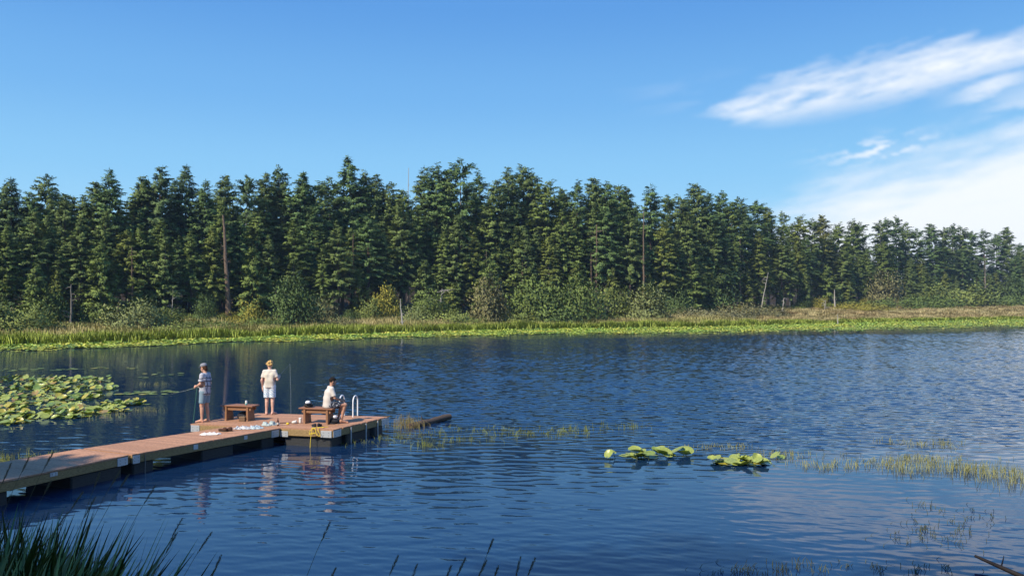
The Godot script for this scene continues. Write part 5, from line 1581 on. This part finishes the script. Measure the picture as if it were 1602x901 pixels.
	for lp in loops:
		var cv := Curve3D.new()
		for k in lp.size():
			var tg: Vector3 = (lp[mini(k + 1, lp.size() - 1)] - lp[maxi(k - 1, 0)]) * 0.2
			cv.add_point(lp[k], -tg, tg)
		var ps := []
		var rs := []
		for q in cv.tessellate_even_length(3, 0.03):
			ps.append(q); rs.append(0.0085)
		g = Geo.new()
		g.tube(ps, rs, 6)
		put("strand", g, rm, o)
	# bags
	backpack("backpack", "dark backpack lying under the left bench", at(-8.06, 24.30, 0.5), 0.4, Vector3(0.22, 0.13, 0.14), Color(0.028, 0.03, 0.038), 5)
	backpack("shoulder_bag", "black bag lying on the boards under the right bench", at(-5.25, 23.55, 0.5), -0.3, Vector3(0.19, 0.08, 0.12), Color(0.022, 0.022, 0.026), 6)
	backpack("seat_bag", "small black bag on the right bench beside the seated man", at(-5.98, 23.62, 0.964), 0.2, Vector3(0.12, 0.065, 0.09), Color(0.03, 0.028, 0.03), 7)
	o = thing("white_hat", "white cap resting on the small black bag on the right bench", "hat", at(-6.0, 23.63, 1.085))
	g = Geo.new()
	g.lathe(Vector3.ZERO, [Vector2(0.074, 0.0), Vector2(0.075, 0.025), Vector2(0.064, 0.05), Vector2(0.04, 0.068), Vector2(0.0, 0.074)], 18, Color(0.72, 0.72, 0.73))
	put("crown", g, M.cloth, o)
	g = Geo.new()
	g.blob(Transform3D(Basis(Vector3.RIGHT, 0.15), Vector3(0.02, 0.004, 0.10)), Vector3(0.07, 0.006, 0.065), 6, 14, Color(0.06, 0.06, 0.07))
	put("brim", g, M.cloth, o)
	# a folding stool's worth of tackle under the bench
	o = thing("tackle_box", "small brown tackle box under the right leg of the left bench", "box", at(-8.03, 23.98, 0.5), -0.2)
	g = Geo.new()
	g.box(Transform3D(Basis.IDENTITY, Vector3(0, 0.055, 0)), Vector3(0.2, 0.11, 0.12), Color(0.16, 0.10, 0.06), 0.012)
	put("body", g, M.gloss, o)
	g = Geo.new()
	g.box(Transform3D(Basis.IDENTITY, Vector3(0, 0.128, 0)), Vector3(0.206, 0.03, 0.126), Color(0.22, 0.15, 0.09), 0.01)
	var lid := put("lid", g, M.gloss, o)
	g = Geo.new()
	g.tube([Vector3(-0.05, 0.142, 0), Vector3(-0.04, 0.165, 0), Vector3(0.04, 0.165, 0), Vector3(0.05, 0.142, 0)], [0.006, 0.006, 0.006, 0.006], 6, Color(0.05, 0.05, 0.05))
	put("handle", g, M.gloss, lid)
	# swim ladder: two hooped rails over the back edge, rungs below
	o = thing("swim_ladder", "white tube swim ladder hooped over the back edge of the platform", "ladder", at(-5.08, 25.10, 0.5), -0.19)
	var white := mat(Color(0.74, 0.75, 0.76), 0.35, 0.5)
	for sd in [-1.0, 1.0]:
		var ps := []
		var rs := []
		ps.append(Vector3(sd * 0.22, 0.002, 0.24)); rs.append(0.021)
		ps.append(Vector3(sd * 0.22, 0.42, 0.24)); rs.append(0.021)
		for k in 9:
			var an := PI * k / 8.0
			ps.append(Vector3(sd * 0.22, 0.47 + sin(an) * 0.17, 0.24 - (1.0 - cos(an)) * 0.19)); rs.append(0.021)
		ps.append(Vector3(sd * 0.22, 0.2, -0.14)); rs.append(0.021)
		ps.append(Vector3(sd * 0.22, -0.95, -0.14)); rs.append(0.021)
		g = Geo.new()
		g.tube(ps, rs, 10)
		put("rail", g, white, o)
	for k in 3:
		g = Geo.new()
		g.tube([Vector3(-0.22, -0.1 - 0.28 * k, -0.14), Vector3(0.22, -0.1 - 0.28 * k, -0.14)], [0.018, 0.018], 8)
		put("rung", g, white, o)
	# log beside the platform
	o = thing("floating_log", "weathered grey-brown log lying in the water beyond the dock corner", "log", at(-2.72, 26.75, 0.0))
	g = Geo.new()
	var dirl := Vector3(1.12, 0.07, -1.75)
	var ps2 := []
	var rs2 := []
	for k in 9:
		var u := k / 8.0
		ps2.append(dirl * (u - 0.5) + Vector3(0.03 * sin(u * 7.0), 0.07 + 0.015 * sin(u * 9.0), 0)); rs2.append(0.125 * (1.0 - 0.12 * u) * (0.97 + 0.05 * sin(u * 23.0)))
	g.tube(ps2, rs2, 12)
	M.log = grain(mat(Color(0.20, 0.15, 0.12), 0.9, 0.2), 0.03, Vector3(2.5, 5.0, 2.5), 0.35, 1.0, 90, 5)
	put("stem", g, M.log, o)
	g = Geo.new()
	g.tube([dirl * -0.2 + Vector3(0, 0.15, 0), dirl * -0.18 + Vector3(-0.05, 0.34, 0.05)], [0.03, 0.012], 6)
	put("branch_stub", g, M.log, o)
	o = thing("dark_log", "dark end of a sunken log showing at the right edge of the lake", "log", at(21.2, 33.0, 0.0))
	g = Geo.new()
	g.tube([Vector3(-0.25, -0.06, 0), Vector3(0.1, 0.06, 0.02), Vector3(1.1, 0.1, 0.06)], [0.07, 0.12, 0.13], 10)
	put("stem", g, M.log, o)

func backpack(called: String, label: String, where: Vector3, turn: float, size: Vector3, col: Color, seed_: int) -> void:
	var o := thing(called, label, "bag", where, turn)
	var f := Field.new(Vector3(-size.x * 1.4, -0.02, -size.z * 1.5), Vector3(size.x * 1.4, size.y * 2.4, size.z * 1.5), 0.014)
	f.ell(Vector3(0, size.y, 0), size, Basis.IDENTITY, 0.03)
	f.ell(Vector3(size.x * 0.5, size.y * 0.7, size.z * 0.35), size * 0.55, Basis(Vector3.UP, 0.3), 0.04)
	f.ell(Vector3(-size.x * 0.5, size.y * 0.8, -size.z * 0.2), size * 0.6, Basis(Vector3.UP, -0.4), 0.04)
	f.cut(Vector3(0, 0.002, 0), Vector3.DOWN)
	var g := Geo.new()
	f.mesh(g, func(_p: Vector3) -> Color: return col)
	for k in g.v.size():
		if g.v[k].y > 0.02: g.v[k] += g.n[k] * 0.016 * fine_noise.get_noise_3d(g.v[k].x * 30.0, g.v[k].y * 30.0 + seed_, g.v[k].z * 30.0)
	put("bag_body", g, M.cloth, o)
	var s := Geo.new()
	s.tube([Vector3(-size.x * 0.6, size.y * 1.1, size.z * 0.5), Vector3(-size.x * 0.3, size.y * 0.8, size.z * 1.25), Vector3(size.x * 0.3, size.y * 0.3, size.z * 1.3), Vector3(size.x * 0.8, 0.012, size.z * 1.1)], [0.012, 0.012, 0.012, 0.012], 6, col * 1.6)
	put("strap", s, M.cloth, o)

# ------------------------------------------------------------------ rushes in the water and the bank in front
func make_rushes() -> void:
	var shoot := Geo.new()
	var r := RandomNumberGenerator.new()
	r.seed = 12
	for k in 7:
		var p := Vector3(r.randfn(0, 0.26), 0, r.randfn(0, 0.2))
		var h := r.randf_range(0.5, 1.0)
		var lean := Vector3(r.randfn(0, 0.03), 0, r.randfn(0, 0.03))
		var q := r.randf_range(0.8, 1.2)
		shoot.tube([p + Vector3(0, -0.15, 0), p + lean * 0.5 + Vector3(0, h * 0.6, 0), p + lean * (1.0 if r.randf() < 0.7 else 3.0) + Vector3(0, h, 0)], [0.0055, 0.005, 0.003], 4, Color(q, q, q), false)
	var m := shoot.mesh(M.blades)
	# centre x, distance, half widths, count, height, colour, description
	var green := Color(0.20, 0.23, 0.06)
	var straw := Color(0.30, 0.30, 0.12)
	var patches := [
		[[[-3.4, 24.2, 1.6, 1.0, 26, 0.14], [-2.3, 22.7, 0.35, 0.12, 8, 0.2], [-1.2, 23.5, 0.6, 0.25, 8, 0.2], [-0.6, 25.3, 2.4, 0.6, 22, 0.13], [0.7, 24.3, 1.4, 0.3, 16, 0.16], [1.9, 25.2, 0.9, 0.4, 12, 0.2], [3.7, 25.9, 0.6, 0.25, 9, 0.22], [-4.3, 23.3, 0.7, 0.4, 5, 0.12]], green, "thin green shoots standing in the water right of the dock"],
		[[[9.8, 19.6, 1.4, 0.7, 34, 0.2], [11.1, 19.4, 0.9, 0.5, 26, 0.24], [11.9, 18.6, 1.2, 0.55, 26, 0.22], [13.0, 18.1, 0.9, 0.55, 30, 0.26], [11.9, 17.6, 1.0, 0.5, 20, 0.2], [12.0, 23.0, 1.4, 0.6, 18, 0.16], [8.2, 20.0, 1.0, 0.4, 24, 0.16], [7.0, 21.2, 0.8, 0.4, 16, 0.15], [10.2, 20.8, 1.8, 0.4, 30, 0.14], [6.0, 22.4, 0.8, 0.3, 14, 0.13]], straw, "straw-green rush shoots in the shallows at the right"],
		[[[-14.2, 28.3, 0.7, 0.3, 10, 0.22], [-13.2, 29.6, 0.5, 0.2, 6, 0.2], [-17.2, 39.0, 0.8, 0.3, 8, 0.2]], straw, "few pale rush shoots on the dark water left of the dock"],
		[[[-4.35 + 0.9, 26.1, 0.22, 0.16, 16, 0.42], [-3.15, 25.95, 0.14, 0.1, 6, 0.3]], Color(0.30, 0.24, 0.09), "tuft of dry rushes sprouting at the near end of the log"],
		[[[-12.9, 19.8, 1.0, 0.7, 60, 0.35], [-11.6, 20.6, 0.7, 0.35, 20, 0.2]], Color(0.27, 0.29, 0.09), "yellow-green sedge along the far side of the gangway"],
		[[[3.6, 12.2, 0.7, 0.35, 9, 0.1], [4.4, 12.5, 0.6, 0.3, 6, 0.1], [3.2, 12.0, 0.5, 0.2, 5, 0.08], [7.3, 14.2, 1.2, 0.6, 14, 0.09], [8.2, 15.5, 1.0, 0.8, 10, 0.09], [6.0, 12.3, 1.2, 0.2, 10, 0.08]], Color(0.10, 0.11, 0.05), "sparse dark curled weed stems in the near right shallows"]]
	for pt in patches:
		var places := []
		var colors := []
		for s in pt[0]:
			for k in s[4]:
				var x: float = s[0] + rng.randfn(0, 0.5) * s[2]
				var d: float = s[1] + rng.randfn(0, 0.5) * s[3]
				var h: float = s[5] * rnd(0.6, 1.3)
				var b := Basis(Vector3.UP, rng.randf() * TAU) * Basis(Vector3.RIGHT, rnd(-0.06, 0.06))
				places.append(Transform3D(b.scaled(Vector3(0.9, h, 0.9)), at(x, d, 0.0)))
				var c: Color = pt[1] * rnd(0.65, 1.3)
				c.a = 1.0
				colors.append(c)
		tag(scatter("rush_shoots", m, places, colors), pt[2], "rushes", "", "stuff")

func grass_stalk(label: String, foot: Vector3, top: Vector3, head: float, seed_: int) -> void:
	# a thin stem bending over, with a narrow seed head
	var o := thing("grass_stalk", label, "grass", foot, 0.0, "seeding grass stalks on the near bank")
	var r := RandomNumberGenerator.new()
	r.seed = seed_
	var v := top - foot
	var ps := []
	var rs := []
	for k in 9:
		var u := k / 8.0
		ps.append(Vector3(v.x * (0.25 * u + 0.75 * u * u), v.y * (1.2 * u - 0.2 * u * u), v.z * (0.25 * u + 0.75 * u * u))); rs.append(lerpf(0.0024, 0.0012, u))
	var g := Geo.new()
	g.tube(ps, rs, 5)
	put("stem", g, M.dry_stem, o)
	var hg := Geo.new()
	var ln := 0.0
	var from := 1.0 - head / v.length()
	for k in 70:
		var u := lerpf(from, 1.0, k / 69.0)
		var p := on_path(ps, u)
		var dir := (on_path(ps, minf(u + 0.05, 0.999)) - on_path(ps, u - 0.05)).normalized()
		var an := r.randf() * TAU
		var sd := (dir.cross(Vector3.UP).normalized() * cos(an) + dir.cross(dir.cross(Vector3.UP)).normalized() * sin(an))
		var fat := sin(PI * clampf((u - from) / (1.0 - from) * 0.9 + 0.06, 0.0, 1.0))
		var d2 := (dir * 0.9 + sd * 0.45).normalized() * (0.014 + 0.012 * fat)
		var q := r.randf_range(0.7, 1.25)
		hg.diamond(p, p + d2, d2.cross(sd).normalized() * 0.0018, Vector3.ZERO, sd, Color(0.17 * q, 0.135 * q, 0.09 * q))
	put("seed_head", hg, M.blades, o)

func make_foreground() -> void:
	M.dry_stem = mat(Color(0.14, 0.12, 0.06), 0.8, 0.3)
	# grass on the near bank
	var places := []
	var colors := []
	var tall := tuft(21, 60, 0.2, 0.75, 0.0026).mesh(M.blades)
	for k in 3000:
		var x := rnd(-9.5, 6.5)
		var d := rnd(3.3, 8.8)
		var y := land(x, d)
		if y < 0.02: continue
		# how tall it may stand
		var clump := smoothstep(-0.47, -0.60, x / d) * smoothstep(8.6, 6.0, d)
		var h := lerpf(0.22, 1.02, clump) * rnd(0.7, 1.2)
		if clump < 0.3 and rng.randf() < 0.35: continue
		var c := Color(0.20, 0.28, 0.09).lerp(Color(0.32, 0.30, 0.14), rng.randf() * 0.7) * rnd(0.7, 1.2)
		c.a = 1.0
		places.append(Transform3D(Basis(Vector3.UP, rng.randf() * TAU).scaled(Vector3(1.2, h, 1.2)), Vector3(x, y - 0.02, -d)))
		colors.append(c)
	tag(scatter("bank_grass", tall, places, colors), "dark shaded grass on the near bank, thickest at the lower left", "grass", "", "stuff")
	# tops as bearing and height in the view from the bank path, at about their distance: [x, y, distance]
	var tips := [
		[517, 816, 4.6, "lone seed stalk bending right, in the gap between left and middle stalks"], [526, 888, 4.2, "short stalk tip left of the middle stalks at the bottom"], [623, 868, 4.4, "seed stalk standing apart, left of the middle cluster"], [653, 882, 4.3, "short seed stalk next to the one standing apart"],
		[706, 884, 4.3, "first stalk of the middle cluster, counted from the left"], [728, 872, 4.4, "pale bent stalk in the left of the middle cluster"], [771, 843, 4.6, "tallest stalk of the middle cluster, with a long bent head"], [761, 876, 4.3, "short dark stalk under the tallest one of the middle cluster"], [779, 885, 4.2, "stubby stalk at the foot of the middle cluster's tallest"], [814, 871, 4.4, "stalk second from the right of the middle cluster"], [837, 872, 4.4, "rightmost stalk of the middle cluster"],
		[244, 759, 5.2, "tallest stalk right of the dark grass clump, crossing the dock's reflection"], [332, 832, 4.8, "stalk with a bent-over head right of the grass clump"], [278, 833, 4.8, "upright stalk with a slim head right of the grass clump"], [347, 868, 4.6, "small stalk farthest right of the grass clump"], [286, 811, 5.0, "thin stalk behind the upright slim one"], [107, 801, 5.0, "stalk rising just out of the dark grass clump"], [150, 778, 5.0, "stalk over the right shoulder of the dark grass clump"],
		[84, 707, 5.4, "long arching stalk whose head lies over the gangway boards"], [18, 725, 5.2, "stalk at the left edge before the gangway boards"], [46, 716, 5.3, "stalk second from the left edge before the gangway"], [81, 752, 5.1, "stalk before the gangway's dark side at the left"], [157, 739, 5.2, "stalk bending right before the gangway's floats"], [202, 742, 5.2, "stalk bending far right before the gangway's floats"], [188, 737, 5.3, "slender stalk between the two that bend right"], [130, 770, 5.0, "low stalk over the middle of the grass clump"]]
	for k in tips.size():
		var t: Array = tips[k]
		var d: float = t[2]
		var top := at((t[0] - 801.0) / 1257.0 * d, d, 4.1 - (t[1] - 470.0) / 1257.0 * d)
		var fd := d - 0.15 - rnd(0.0, 0.2)
		var fx := top.x - rnd(0.18, 0.38)
		var foot := at(fx, fd, land(fx, fd) - 0.02)
		grass_stalk(t[3], foot, top, rnd(0.09, 0.15), 900 + k)
	# fallen branch in the near right shallows
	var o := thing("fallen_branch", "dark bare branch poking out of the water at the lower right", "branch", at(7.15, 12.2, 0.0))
	M.shaded_wood = mat(Color(0.02, 0.016, 0.014), 0.6, 0.3)  # near-black brown: the shade over the branch is put into its colour
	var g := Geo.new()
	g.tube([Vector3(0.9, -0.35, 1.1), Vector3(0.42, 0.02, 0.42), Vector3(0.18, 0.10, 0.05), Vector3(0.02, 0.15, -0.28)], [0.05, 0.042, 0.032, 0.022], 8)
	put("stem", g, M.shaded_wood, o)
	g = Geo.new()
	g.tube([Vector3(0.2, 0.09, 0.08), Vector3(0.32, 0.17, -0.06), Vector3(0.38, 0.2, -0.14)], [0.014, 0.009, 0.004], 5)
	put("twig", g, M.shaded_wood, o)
